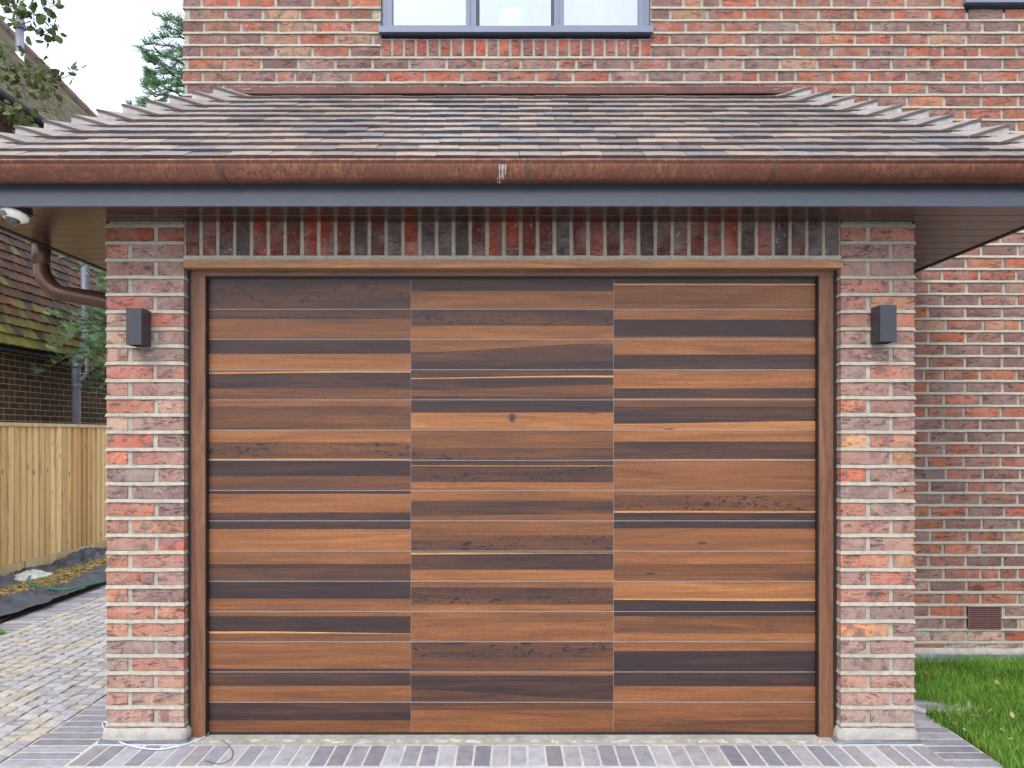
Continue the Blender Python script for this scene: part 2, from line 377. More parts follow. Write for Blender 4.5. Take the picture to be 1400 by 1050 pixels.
while yy < 12.8:                         # edging by the planting bed
    me = block_mesh('paver', .21, .068, .05, 4, 2, .0006, .0009, M_PAVER, 'top', q=.001)
    inst('paver', me, drive, (-3.54, yy, rnd.uniform(-.001, .001)), (0, 0, rnd.uniform(-.01, .01)), pav_color(.74)); yy += .077
COB = [lin(190, 190, 200), lin(172, 172, 184), lin(206, 204, 206), lin(196, 182, 154), lin(204, 192, 170), lin(194, 194, 202), lin(200, 198, 200), lin(190, 184, 178), lin(178, 178, 192)]
far = MB(); nc = 0
MB().add([(-3.43, 2.9, .001), (-2.10, 2.9, .001), (-2.10, 13, .001), (-3.43, 13, .001)], [(0, 1, 2, 3)]).build('sett_bed', mortar_material('sett_joint', (.18, .17, .15, 1), (.32, .30, .27, 1)), drive)
xi = 0; x = -3.41
while x < -2.10:
    y = 2.9 + rnd.uniform(0, .05)
    while y < 12.8:
        L = rnd.uniform(.070, .098); w = .078
        xc, yc = x + .041 + rnd.uniform(-.004, .004), y + L / 2
        px, py = proj(xc, yc, 0); c = rnd.choice(COB); q = rnd.uniform(.66, .84); c = mixt(c, lin(192, 190, 192), .35); c = (c[0] * q, c[1] * q, c[2] * q, 1)
        if -25 < px < 150 and py < 1070 and nc < 300 and yc < 6.7:
            me = block_mesh('sett', w - .003, round((L - .005) / .004) * .004, .04, 3, 3, .0028, .0026, M_COBBLE, 'top')
            inst('sett', me, drive, (xc, yc, rnd.uniform(.003, .009)), (rnd.uniform(-.03, .03), rnd.uniform(-.03, .03), rnd.uniform(-.06, .06)), c); nc += 1
        else:
            vs_, fs_ = block(w - .003, L - .005, .04, 2, 2, .002, .0026, int(xc * 999 + yc * 77), 'top')
            far.add([(a + xc, b + yc, z + .006) for a, b, z in vs_], fs_, 0, c)
        y += L
    x += .082
far.build('sett_surface', M_COBBLE, drive, tint=True, kind='stuff')
thr = MB()                              # cement strip along the threshold with pale pebbles set in it
thr.box(-1.44, 1.445, 3.567, 3.72, -.03, .002)
thr.build('cement_strip', M_CEMENT, drive)
for i in range(34):
    xx = -1.4 + i * .083 + rnd.uniform(-.02, .02)
    me = block_mesh('sett', rnd.choice([.05, .07, .09]), .05, .02, 3, 3, .006, .004, M_COBBLE, 'top')
    c = rnd.choice([lin(182, 180, 176), lin(170, 170, 172), lin(186, 180, 168)])
    inst('pebble', me, drive, (xx, 3.612 + rnd.uniform(-.012, .012), .0045), (0, 0, rnd.uniform(-.4, .4)), c)

# ------------------------------------------------------------------ brickwork helpers
def brick_color(pal, k=1.0, j=.14):
    k *= .74
    c = pal[min(len(pal) - 1, int(rnd.random() * len(pal)))]; q = rnd.uniform(1 - j, 1 + j) * k
    if pal is PAL_HOUSE: c = mixt(c, lin(166, 124, 104), .24)
    if pal is PAL_PILLAR: c = mixt(c, lin(192, 156, 140), .28)
    return (c[0] * q, c[1] * q * rnd.uniform(.94, 1.06), c[2] * q * rnd.uniform(.94, 1.06), 1)
PAL_HOUSE = [lin(186, 98, 72)] * 5 + [lin(196, 86, 60)] * 3 + [lin(160, 94, 76)] * 4 + [lin(146, 104, 100)] * 4 + [lin(170, 120, 104)] * 2 + \
            [lin(128, 92, 92)] * 3 + [lin(200, 112, 80)] * 2 + [lin(190, 140, 116)] * 1 + [lin(158, 122, 118)] * 2
PAL_PILLAR = [lin(182, 108, 92)] * 4 + [lin(170, 128, 120)] * 4 + [lin(204, 106, 76)] * 2 + [lin(160, 112, 104)] * 3 + [lin(198, 150, 132)] * 2 + \
             [lin(212, 130, 90)] * 1 + [lin(196, 92, 80)] * 2 + [lin(150, 118, 118)] * 2
PAL_SOLDIER = [lin(158, 54, 38)] * 3 + [lin(120, 54, 46)] * 4 + [lin(96, 76, 74)] * 4 + [lin(168, 60, 38)] * 2 + [lin(110, 54, 46)] * 2
PAL_ROWLOCK = [lin(190, 92, 66)] * 3 + [lin(170, 86, 72)] * 3 + [lin(150, 92, 86)] * 3 + [lin(206, 120, 76)]
def sweep(mb, path, prof, step=.05, seed=0, jz=.0012, jo=.0012):
    """mortar skin: profile [(z, out)] swept along a plan path; proud bed joints between recessed courses"""
    P = [Vector(p) for p in path]; pts = []
    segn = []
    for a, b in zip(P, P[1:]):
        d = (b - a).normalized(); segn.append(Vector((d.y, -d.x)))
    for i, (a, b) in enumerate(zip(P, P[1:])):
        n = max(1, int((b - a).length / step))
        for k in range(n):
            nn = segn[i]
            if k == 0 and i > 0:
                nn = (segn[i] + segn[i - 1]); nn = nn / max(.5, nn.length_squared / 2)
            pts.append((a + (b - a) * k / n, nn, k == 0))
    pts.append((P[-1], segn[-1], True))
    vs = []; m = len(prof)
    for i, (p, n, corner) in enumerate(pts):
        for j, (z, o) in enumerate(prof):
            q = mnoise.noise(Vector((p.x * 9 + seed, p.y * 9, z * 31))); q2 = mnoise.noise(Vector((p.x * 14, p.y * 14 + seed, z * 23 + 9)))
            oo = o + q * jo * 2; v2 = p + n * oo
            vs.append((v2.x, v2.y, z + q2 * jz * 2))
    fs = [(i * m + j, (i + 1) * m + j, (i + 1) * m + j + 1, i * m + j + 1) for i in range(len(pts) - 1) for j in range(m - 1)]
    mb.add(vs, fs)
def profile(z0, z1, joints, rec=-.0075, lo=.004, hi=-.0005, hh=.0085):
    pr = [(z0, rec)]
    for z in joints:
        if z - hh > z0 + .001 and z + hh < z1 - .001:
            pr += [(z - hh, rec), (z - hh + .001, lo), (z + hh - .001, hi), (z + hh, rec)]
    return pr + [(z1, rec)]

# ------------------------------------------------------------------ garage: walls and lintel
YP = 3.6; YW = 4.926; SOF = 2.278
XL0, XL1, XR0, XR1 = -1.779, -1.439, 1.442, 1.765
garage = thing('garage', 'brick garage with hipped tile roof, brown gutter and striped wooden door', 'garage', (0, YP, 0))
def part(mb_or_obj, *a, **k):
    o = mb_or_obj.build(*a, **k) if isinstance(mb_or_obj, MB) else mb_or_obj
    return o
def gpart(mb, name, mats, **k): return rel(mb.build(name, mats, **k), garage)
J0, JP = .077, .0754
pj = [J0 + JP * k for k in range(30)]
def pillar(x0, x1, left):
    mb = MB()
    pth = [(x0, YW - .01), (x0, YP), (x1, YP), (x1, YP + .16)] if left else [(x0, YP + .16), (x0, YP), (x1, YP), (x1, YW - .01)]
    sweep(mb, pth, profile(.03, SOF + .05, pj), seed=x0)
    mb.box(x0 + .02, x1 - .02, YP + .02, YW - .02, 0, SOF + .04)
    pil = gpart(mb, 'pillar', M_MORTAR)
    rest = MB()
    wl, wh, jt = .206, x1 - x0 - .206 - .018, .018
    for k in range(-1, 29):
        z0 = pj[k] + .0085 if k >= 0 else .03
        z1 = (pj[k + 1] - .0085)
        h = z1 - z0; long_first = (k % 2 == 0) == left
        a = wl + rnd.uniform(-.004, .004) if long_first else (x1 - x0 - jt - .228 if left else .112)
        if not left and not long_first: a = .112
        if not left and long_first: a = .212
        for (u0, u1) in ((x0, x0 + a), (x0 + a + jt, x1)):
            c = brick_color(PAL_PILLAR, .95)
            if not left and k in (16,) and u0 == x0: c = lin(230, 160, 105, .72)
            if not left and k == 5 and u0 == x0: c = lin(228, 148, 92, .72)
            if left and k == 16 and u0 == x0: c = lin(205, 104, 84, .72)
            if left and k == 15 and u0 == x0: c = lin(220, 118, 88, .72)
            if left and k in (7, 5) and u0 == x0: c = lin(214, 134, 96, .72)
            if left and k == 3 and u0 > x0: c = lin(186, 98, 78, .72)
            if left and k == 10 and u0 > x0: c = lin(208, 92, 70, .72)
            if not left and k in (15,) and u0 > x0: c = lin(205, 130, 62, .72)
            if not left and k in (14,) and u0 == x0: c = lin(225, 108, 75, .72)
            if left and k == 28: c = lin(150, 62, 40, .72)
            if k <= 6: c = mixt(c, (.42, .34, .30, 1), .5 * (1 - (k + 1) / 8))
            me = block_mesh('brick', u1 - u0, h, .10, 5, 2, .0014, .0018, M_BRICK)
            inst('brick', me, pil, ((u0 + u1) / 2, YP, (z0 + z1) / 2), (0, 0, rnd.uniform(-.006, .006)), c)
        # side face (out of the photograph): joined
        xs = x0 if left else x1; yy = YP + (.10 if k % 2 else .21)
        while yy < YW - .05:
            y2 = min(yy + .205, YW - .02)
            vs_, fs_ = block(y2 - yy - .018, h, .05, 3, 1, .0012, .0018, int(yy * 1000) + k, 'right')
            sg = -1 if left else 1
            vs_ = [(xs + sg * n_, (yy + y2) / 2 + u, (z0 + z1) / 2 + w) for n_, u, w in vs_]
            if left: fs_ = [tuple(reversed(f)) for f in fs_]
            rest.add(vs_, fs_, 0, brick_color(PAL_PILLAR, .95)); yy = y2
    rest.build('side_brickwork', M_BRICK, pil, tint=True, kind='stuff')
    return pil
pilL = pillar(XL0, XL1, True); pilR = pillar(XR0, XR1, False)
# cement plinth and lead strip at the pillar feet
for nm, x0, x1 in (('l', XL0, XL1), ('r', XR0, XR1)):
    mb = MB(); sweep(mb, [(x0 - .002, YP + .3), (x0 - .002, YP), (x1 + .002, YP), (x1 + .002, YP + .14)], [(.012, .011), (.03, .012), (.05, .008), (.062, .001)], .03, 3, .002, .003)
    gpart(mb, 'plinth_fillet', M_CEMENT, smooth=True)
    mb = MB(); sweep(mb, [(x0 - .012, YP + .3), (x0 - .012, YP), (x1 + .008, YP), (x1 + .008, YP + .12)], [(.0, .017), (.012, .016), (.013, -.01)], .04, 5, .001, .002)
    gpart(mb, 'damp_course', M_LEAD)
# lintel
lin_mb = MB(); sweep(lin_mb, [(XL1, YP), (XR0, YP)], [(2.112, -.02), (2.113, .004), (2.132, .001), (2.133, -.0075), (SOF + .05, -.0075)], .05, 11)
lin_mb.box(XL1, XR0, YP + .02, YP + .3, 2.115, SOF + .05)
lintel = gpart(lin_mb, 'lintel', M_MORTAR)
sp = (XR0 - XL1) / 39
for i in range(39):
    me = block_mesh('soldier', .0580, .165, .08, 2, 5, .0012, .0015, M_BRICK_DARK, q=.002)
    inst('soldier_brick', me, lintel, (XL1 + sp * (i + .5), YP, 2.134 + .0825), (0, rnd.uniform(-.012, .012), 0), brick_color(PAL_SOLDIER, .92))

# door frame
mb = MB(); mb.box(XL1 + .003, XR0 + .004, YP - .012, YP + .05, 2.077, 2.1115)
gpart(mb, 'drip_board', M_DRIP)
mb = MB(); mb.box(XL1 + .012, XR0 - .012, YP + .052, YP + .12, 2.054, 2.0765); mb.box(XL1 + .012, XR0 - .012, YP + .056, YP + .12, 2.0766, 2.11)
gpart(mb, 'door_head', M_HEAD)
mb = MB(); mb.box(XL1 + .001, XL1 + .012, YP + .045, YP + .12, 0, 2.11); gpart(mb, 'seal', M_BLACK)
mb = MB(); mb.box(XR0 - .012, XR0 - .001, YP + .045, YP + .12, 0, 2.11); gpart(mb, 'seal', M_BLACK)
for a, b in ((XL1 + .012, -1.3635), (1.3645, XR0 - .014)):
    mb = MB(); mb.box(a, b, YP + .05, YP + .12, .0, 2.0535); gpart(mb, 'jamb', M_FRAME)
mb = MB(); mb.box(-1.3633, -1.3605, YP + .056, YP + .12, .0, 2.054); gpart(mb, 'seal', M_BLACK)
mb = MB(); mb.box(1.3615, 1.3643, YP + .056, YP + .12, .0, 2.054); gpart(mb, 'seal', M_BLACK)
mb = MB(); mb.box(-1.36, 1.361, YP + .07, YP + .12, 2.0465, 2.0538); gpart(mb, 'seal', M_BLACK)

# the door: 15 rows of three veneered panels, strips (start, end, tone[, figured[, end_right]])
Gd = 1.2
D_ = {
0: [[(0,.2,.12,.3),(.2,1,.15,.8)], [(0,.32,.15,.6),(.32,1,.62)], [(0,.48,.0,.7),(.48,1,.85)], [(0,.10,.7,0,.04),(.10,.14,Gd,0,.08),(.14,.63,.12),(.63,1,.5)],
    [(0,.2,.6),(.2,1,.42)], [(0,.4,.75),(.4,.96,.24,1),(.96,1,1.1)], [(0,.52,.0),(.52,1,.42)], [(0,.1,.05),(.1,.73,.75),(.73,1,.12,.5)],
    [(0,.27,.1),(.27,1,.8)], [(0,.43,.65),(.43,.57,.12),(.57,1,.35)], [(0,.58,.0),(.58,1,.6)], [(0,.15,.62),(.15,.66,.05,0,.74),(.66,.74,Gd,0,.75),(.74,1,.5)],
    [(0,.9,.7),(.9,1,.1)], [(0,.46,.18),(.46,1,.66)], [(0,.61,.13),(.61,1,.56)]],
1: [[(0,.4,.08),(.4,1,.72)], [(0,.55,.12,.9),(.55,1,.76)], [(0,.42,.7,0,.14),(.42,.72,.3,0,.72),(.72,1,.12)], [(0,.27,.12,.4,.2),(.27,.3,Gd,0,.26),(.3,.68,.14,0,.5),(.68,.88,.5),(.88,1,.15,.6)],
    [(0,.42,.08),(.42,1,.86)], [(0,.6,.58),(.6,1,.22,1)], [(0,.16,.12,.3),(.16,.19,1.1),(.19,.73,.12,1),(.73,1,.75)], [(0,.33,.68),(.33,.85,.3,0,.8),(.85,1,.6)],
    [(0,.48,.62),(.48,1,.25,1)], [(0,.04,.1),(.04,.13,Gd,0,.06),(.13,.63,.13),(.63,1,.8)], [(0,.2,.66),(.2,.78,.15,1),(.78,1,.78)], [(0,.35,.66),(.35,1,.72)],
    [(0,.52,.2,1),(.52,1,.42)], [(0,.1,.7),(.1,.6,.12,.2,.9),(.6,1,.38,0,.95)], [(0,.25,.35),(.25,1,.66)]],
2: [[(0,.15,.08),(.15,.2,1.2),(.2,1,.62)], [(0,.34,.7),(.34,.93,.06),(.93,1,.75)], [(0,.5,.72),(.5,1,.1)], [(0,.62,.8),(.62,.96,.08),(.96,1,.9)],
    [(0,.22,.5),(.22,.78,.12,0,.72),(.78,1,1.0)], [(0,.38,.82),(.38,.97,.18,.3),(.97,1,1.1)], [(0,1,.62)], [(0,.15,.66),(.15,.68,.3,1),(.68,.74,Gd),(.74,1,.03)],
    [(0,.25,.05),(.25,1,.66)], [(0,.42,.78),(.42,1,.52)], [(0,.57,.84),(.57,.6,Gd,0,.67),(.6,1,.04,0,.69)], [(0,.15,.05),(.15,.73,.5),(.73,1,.84)],
    [(0,.3,.66),(.3,1,.03)], [(0,.47,.03,.4),(.47,1,.7)], [(0,.6,.66),(.6,1,.45)]]}
YD = YP + .086
DX = [-1.3605, -.4535, .4555, 1.361]; DZ0, DP = .012, .1356
mb = MB(); mb.box(-1.36, 1.3608, YD + .0015, YD + .04, .004, 2.046)
door = gpart(mb, 'garage_door', M_ALU)
for c_ in range(3):
    for r_ in range(15):
        zt = DZ0 + DP * (15 - r_) - .0016; zb = DZ0 + DP * (14 - r_) + .0016; H = zt - zb
        xa, xb = DX[c_] + .0009, DX[c_ + 1] - .0009; mb = MB(); n = 14
        ph = rnd.uniform(0, 9)
        strips = D_[c_][r_]
        for si, s_ in enumerate(strips):
            a0 = s_[0]; b0 = s_[1]; tone = s_[2]; fig = s_[3] if len(s_) > 3 else 0
            b1_ = s_[4] if len(s_) > 4 else b0
            a1_ = a0 if si == 0 else (strips[si - 1][4] if len(strips[si - 1]) > 4 else a0)
            vs_ = []
            for i in range(n + 1):
                t = i / n
                wv = lambda e, e1: (e if e in (0, 1) else e + (e1 - e) * (t * t * (3 - 2 * t)) + (.018 * math.sin(t * 3.1 + ph + e * 9) if abs(e - e1) > 1e-4 else .0035 * math.sin(t * 5 + ph + e * 20)))
                za = zt - H * wv(a0, a1_); zb_ = zt - H * wv(b0, b1_ if b0 != 1 else 1)
                X = xa + (xb - xa) * t; vs_ += [(X, YD - .0018, za), (X, YD - .0018, zb_)]
            col = (tone + rnd.uniform(-.03, .03), fig, rnd.random(), 1)
            mb.add(vs_, [(2 * i + 1, 2 * i + 3, 2 * i + 2, 2 * i) for i in range(n)], 0, col)
        e = .0018
        mb.add([(xa, YD - e, zb), (xb, YD - e, zb), (xb, YD - e, zt), (xa, YD - e, zt), (xa, YD + .002, zb), (xb, YD + .002, zb), (xb, YD + .002, zt), (xa, YD + .002, zt)],
               [(0, 4, 5, 1), (1, 5, 6, 2), (2, 6, 7, 3), (3, 7, 4, 0)], 1, (.5, 0, 0, 1))
        mb.build('door_panel', [M_DOOR, M_ALU], door, tint=True)
mb = MB(); mb.box(-1.36, 1.3608, YD - .004, YD + .002, .003, .0125); rel(mb.build('bottom_seal', M_BLACK), garage)
mb = MB(); mb.tube([(0.0, YD - .012, 1.4285), (0, YD, 1.4285)], .013, 14); mb.box(-.006, .006, YD - .009, YD - .001, 1.410, 1.4175)
mb.build('lock', M_LAMP, door)

# ------------------------------------------------------------------ fascia, soffit, gutter
YF = 3.337; XF = 2.311
mb = MB()
for a in ([(-XF, YW, 0), (-XF, YF, 0)], [(-XF, YF, 0), (XF, YF, 0)], [(XF, YF, 0), (XF, YW, 0)]):
    pass
mb.box(-XF, XF, YF, YF + .022, SOF - .002, 2.43); gpart(mb, 'fascia', M_FASCIA)
for sg in (-1, 1):
    mb = MB(); x0, x1 = sorted((sg * (XF - .022), sg * XF)); mb.box(x0, x1, YF + .0225, YW - .01, SOF - .004, 2.43); gpart(mb, 'fascia', M_BLACK)
sof = gpart(MB().box(-XF + .023, XF - .023, YF + .023, YP - .001, SOF + .012, SOF + .02), 'soffit', M_BLACK)
y = YF + .023; k = 0
while y < YW - .02:
    y2 = min(y + .128, YW - .012)
    if y < YP - .02 and YP - .02 < y2 <= YP: y2 = YP - .006
    spans = [(-XF + .023, XF - .023)] if y2 < YP - .001 else [(-XF + .023, XL0 - .004), (XR1 + .004, XF - .023)]
    if y < YP - .02 and y2 > YP:       # the board that meets the wall is cut along it
        spans = [(-XF + .023, XF - .023)]; y2 = YP - .006
    for (a, b) in spans:
        mb = MB(); mb.add([(a, y + .004, SOF), (b, y + .004, SOF), (b, y2 - .004, SOF), (a, y2 - .004, SOF), (a, y + .0015, SOF + .004), (b, y + .0015, SOF + .004), (b, y2 - .0015, SOF + .004), (a, y2 - .0015, SOF + .004),
                           (a, y + .0015, SOF + .012), (b, y + .0015, SOF + .012), (b, y2 - .0015, SOF + .012), (a, y2 - .0015, SOF + .012)],
                          [(0, 3, 2, 1), (0, 1, 5, 4), (3, 7, 6, 2), (4, 5, 9, 8), (7, 11, 10, 6), (8, 9, 10, 11)])
        mb.build('soffit_board', M_SOFFIT, sof)
    y = y2
# gutter: deep half round swept round three sides
def gutter_prof(top=2.424, w=.112, d=.073):
    pr = []
    pr += [(-w / 2 - .002, top - .010), (-w / 2 - .010, top - .006), (-w / 2 - .011, top + .001), (-w / 2 - .005, top + .005), (-w / 2, top)]
    pr = list(reversed([]))
    # outer lip bead, outer curve, back up against the fascia (u = distance outwards from the gutter centre)
    bead = [(w / 2 + .001 + .007 * math.cos(t), top - .002 + .007 * math.sin(t)) for t in [R(a) for a in (200, 120, 60, 0, -60, -100)]]
    body = [(w / 2 * math.cos(R(a)), top - .008 + (d - .008) * math.sin(R(a)) * (1)) for a in range(-8, -181, -12)]
    return bead + body + [(-w / 2, top + .004), (-w / 2 + .002, top + .004)] + [((w / 2 - .003) * math.cos(R(a)), top - .008 + (d - .011) * math.sin(R(a))) for a in range(-176, 0, 16)]
def gsweep(mb, prof, off, step=.15, ys=None):
    c = XF + off; yf = YF - off
    P = [(-c, YW - .015), (-c, yf), (c, yf), (c, YW - .015)]
    vs_ = []; rows = []
    for i, (a, b) in enumerate(zip(P, P[1:])):
        a = Vector(a); b = Vector(b); n = max(1, int((b - a).length / step))
        for k in range(n + (1 if i == 2 else 0)):
            p = a + (b - a) * k / n
            d = (b - a).normalized(); nn = Vector((d.y, -d.x))
            if k == 0 and i > 0: nn = {1: Vector((-1, -1)), 2: Vector((1, -1))}[i]
            rows.append((p, nn))
    m = len(prof)
    for p, nn in rows:
        wob = mnoise.noise(Vector((p.x * 1.3, p.y, 4))) * .0015
        for u, z in prof: q = p + nn * u; vs_.append((q.x, q.y, z + wob))
    mb.add(vs_, [(i * m + j, (i + 1) * m + j, (i + 1) * m + (j + 1) % m, i * m + (j + 1) % m) for i in range(len(rows) - 1) for j in range(m)])
GO = .062
mb = MB(); gsweep(mb, gutter_prof(), GO)
gut = gpart(mb, 'gutter', M_COPPER, smooth=True)
for px in (297, 722, 1063):
    s_ = F / (YF - GO - .06); xx = (px - 700) / s_; mb = MB(); pr = gutter_prof()[6:22]
    ww = .010; vs_ = []
    for u, z in pr:
        uu = u * 1.06; zz = 2.416 + (z - 2.416) * 1.045
        lean = (2.416 - zz) * .22 * (1 if px < 500 or px > 900 and False else (-1 if px > 900 else 0))
        vs_ += [(xx - ww + lean, YF - GO - uu, zz), (xx + ww + lean, YF - GO - uu, zz)]
    mb.add(vs_, [(2 * i, 2 * i + 1, 2 * i + 3, 2 * i + 2) for i in range(len(pr) - 1)])
    o = mb.build('gutter_bracket', M_BRACKET, gut)
mb = MB(); pr = gutter_prof()[6:17]                       # lime run on the gutter
s_ = F / (YF - GO - .06)
for (pxa, wa_, i0, i1) in ((683, .0022, 0, 10), (687, .004, 0, 6), (691, .002, 0, 4), (680, .0015, 4, 10)):
    xx = (pxa - 700) / s_; vs_ = []
    for i in range(i0, i1):
        u, z = pr[i]; wv = wa_ * (1 + .5 * math.sin(i * 2.1)); vs_ += [(xx - wv, YF - GO - u * 1.008 - .0006, z), (xx + wv, YF - GO - u * 1.008 - .0006, z)]
    mb.add(vs_, [(2 * i, 2 * i + 1, 2 * i + 3, 2 * i + 2) for i in range(i1 - i0 - 1)])
mb.build('lime_stain', M_STAIN, gut, kind='stuff')
# downpipe on the left side
mb = MB(); yq = 4.12
mb.tube([(-2.373, yq, 2.352), (-2.370, yq, 2.335), (-2.366, yq, 2.315), (-2.362, yq, 2.305)], [.060, .056, .047, .044], 16)
pts = [(-2.362, yq, 2.31), (-2.361, yq, 2.20)] + [(-2.361 + .15 * (1 - math.cos(R(a))), yq, 2.20 - .15 * math.sin(R(a))) for a in range(10, 75, 8)]
pts += [(-2.05, yq, 2.021), (-1.92, yq, 1.985)] + [(-1.92 + .08 * math.sin(R(a)), yq, 1.905 + .08 * math.cos(R(a))) for a in range(15, 91, 15)] + [(-1.84, yq, .05)]
mb.tube(pts, .040, 18); mb.tube([(-2.361, yq, 2.20), (-2.361, yq, 2.315)], .0445, 18)
gpart(mb, 'downpipe', M_COPPER_SMOOTH, smooth=True)

# ------------------------------------------------------------------ roof
P0 = Vector((0, 3.285, 2.452)); PITCH = math.atan2(3.100 - 2.452, 4.24 - 3.285); NR = 12
SL = math.hypot(3.100 - 2.452, 4.24 - 3.285); GAU = SL / (NR - .15)
cp, sp_ = math.cos(PITCH), math.sin(PITCH)
def hw(d): return 2.362 - d * cp * .955            # half width of the roof at slope distance d
ys_top = 4.24
mb = MB(); e = .02                                   # roof deck under the tiles
def rp(d, side): return (side * hw(d), P0.y + d * cp, P0.z + d * sp_ - e)
dk = [rp(0, -1), rp(0, 1), rp(SL, 1), rp(SL, -1), (-hw(SL), YW, P0.z + SL * sp_ - e), (hw(SL), YW, P0.z + SL * sp_ - e), (-hw(0), YW, P0.z - e), (hw(0), YW, P0.z - e)]
mb.add(dk, [(0, 1, 2, 3), (3, 2, 5, 4), (0, 3, 4, 6), (1, 7, 5, 2), (0, 6, 7, 1)])
roof = gpart(mb, 'roof', M_BLACK)
PAL_TILE = [lin(188, 166, 160)] * 5 + [lin(170, 154, 156)] * 4 + [lin(134, 136, 152)] * 2 + [lin(120, 110, 116)] * 2 + [lin(196, 170, 156)] * 3 + [lin(152, 136, 138)] * 2
def roof_tile_mesh(w, k, trim=0):
    key = ('rt', round(w, 2), k)
    if key in _cache: return _cache[key]
    r = random.Random(k * 7 + int(w * 1000)); th = .0125; L = .17; vs_ = []
    nx = 3; bow = r.uniform(.0002, .0009)
    for (yy, zz) in ((0, 0), (0, th), (L, th), (L, 0)):
        for i in range(nx + 1):
            t = i / nx; vs_.append((-w / 2 + w * t, yy + (r.uniform(-.0012, .0012) if yy == 0 else 0), zz + bow * math.sin(t * math.pi) + (r.uniform(-.0004, .0004) if zz else 0)))
    m = nx + 1; fs_ = []
    for a, b in ((0, 1), (1, 2), (2, 3), (3, 0)):
        fs_ += [(a * m + i, a * m + i + 1, b * m + i + 1, b * m + i) for i in range(nx)]
    fs_ += [(0, m, 2 * m, 3 * m), (nx, 3 * m + nx, 2 * m + nx, m + nx)]
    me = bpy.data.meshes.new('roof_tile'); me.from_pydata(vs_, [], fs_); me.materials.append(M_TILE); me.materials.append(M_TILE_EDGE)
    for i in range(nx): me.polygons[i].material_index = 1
    me.update(); _cache[key] = me
    return me
TP = .1675; TILT = math.asin(.0125 / GAU) * .92
def tcol():
    c = rnd.choice(PAL_TILE); c = mixt(c, lin(178, 166, 156), .4); q = rnd.uniform(.84, 1.06) * .60; return (c[0] * q, c[1] * q, c[2] * q, 1)
for r_ in range(NR):
    d = r_ * GAU; w_ = hw(d) - .02; x = -w_; first = True
    off = (TP / 2 if r_ % 2 else 0) + .03
    edges = [-w_]; x = math.ceil((-w_ + .03 - off) / TP) * TP + off
    while x < w_ - .03: edges.append(x); x += TP
    edges.append(w_)
    for a, b in zip(edges, edges[1:]):
        me = roof_tile_mesh(b - a - .002, rnd.randrange(5))
        inst('roof_tile', me, roof, ((a + b) / 2, P0.y + d * cp + rnd.uniform(-.001, .001), P0.z + d * sp_ + rnd.uniform(-.0012, .0012)), (PITCH - TILT + rnd.uniform(-.008, .008), rnd.uniform(-.006, .006), rnd.uniform(-.004, .004)), tcol())
# hidden side slopes: joined
side = MB()
for sg in (-1, 1):
    for r_ in range(NR):
        d = r_ * GAU; xx = sg * hw(d); z = P0.z + d * sp_ - .006; y = P0.y + d * cp + .012
        dx = .17 * cp
        while y < YW - .03:
            y2 = min(y + TP, YW); th = .0125; ys_ = P0.y + d * cp + dx + .02
            q = [(xx, y, z), (xx, y2 - .002, z), (xx - sg * dx, max(ys_, y2 - .002), z + .17 * math.sin(PITCH - TILT)), (xx - sg * dx, max(ys_ - .001, y), z + .17 * math.sin(PITCH - TILT))]
            side.add(q + [(a, b, c + th) for a, b, c in q], [(0, 1, 2, 3), (4, 5, 6, 7), (0, 1, 5, 4), (1, 2, 6, 5), (3, 0, 4, 7)], 0, tcol()); y = y2
side.build('side_slope_tiles', M_TILE, roof, tint=True, kind='stuff')
# bonnet hip tiles with their mortar
M_HIPMORTAR = mortar_material('hip_mortar', (.30, .29, .29, 1), (.48, .46, .46, 1), 30)
for sg in (-1, 1):
    for r_ in range(NR):
        d = r_ * GAU - .004; d2 = d + .165
        def pt(dd, u, lift):          # u inwards from the hip along the course on the front slope
            h_ = hw(dd); return Vector((sg * (h_ - u), P0.y + dd * cp, P0.z + dd * sp_ + lift))
        def ps(dd, u, lift):          # the same on the side slope
            h_ = hw(dd); return Vector((sg * h_, P0.y + dd * cp + u, P0.z + dd * sp_ + lift))
        us = [.175, .13, .085, .045, .012]; lifts = [.014, .027, .041, .053, .062]
        j_ = rnd.uniform(-.002, .003)
        rowA = [pt(d, u, l + j_) for u, l in zip(us, lifts)] + [pt(d, -.004, .064 + j_)] + [ps(d, u, l + j_) for u, l in zip(us[::-1], lifts[::-1])]
        rowB = [pt(d2, u * .85, -.006) for u, l in zip(us, lifts)] + [pt(d2, 0, -.004)] + [ps(d2, u * .85, -.006) for u, l in zip(us[::-1], lifts[::-1])]
        n = len(rowA); th = Vector((0, 0, .010)); mb = MB()
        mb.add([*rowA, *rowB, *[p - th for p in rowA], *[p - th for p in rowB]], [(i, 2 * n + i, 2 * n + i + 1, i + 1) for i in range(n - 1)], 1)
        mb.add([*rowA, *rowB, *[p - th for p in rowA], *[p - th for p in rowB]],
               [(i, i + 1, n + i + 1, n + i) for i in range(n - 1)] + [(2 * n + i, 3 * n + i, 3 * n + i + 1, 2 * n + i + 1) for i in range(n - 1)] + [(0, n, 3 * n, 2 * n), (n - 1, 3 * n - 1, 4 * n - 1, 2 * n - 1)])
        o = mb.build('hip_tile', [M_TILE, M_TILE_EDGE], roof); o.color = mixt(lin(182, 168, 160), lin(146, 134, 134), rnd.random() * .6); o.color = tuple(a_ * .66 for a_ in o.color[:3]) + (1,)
        mo = MB(); ins = Vector((-sg * .004, .006, 0)); base = []
        up_ = [p - th * .9 + ins for p in rowA]
        low = [Vector((p.x, p.y, P0.z + d * sp_ - .004)) + ins for p in rowA]
        mo.add([*up_, *low], [(i, i + 1, n + i + 1, n + i) for i in range(n - 1)])
        mo.build('mortar_bed', M_HIPMORTAR, o)
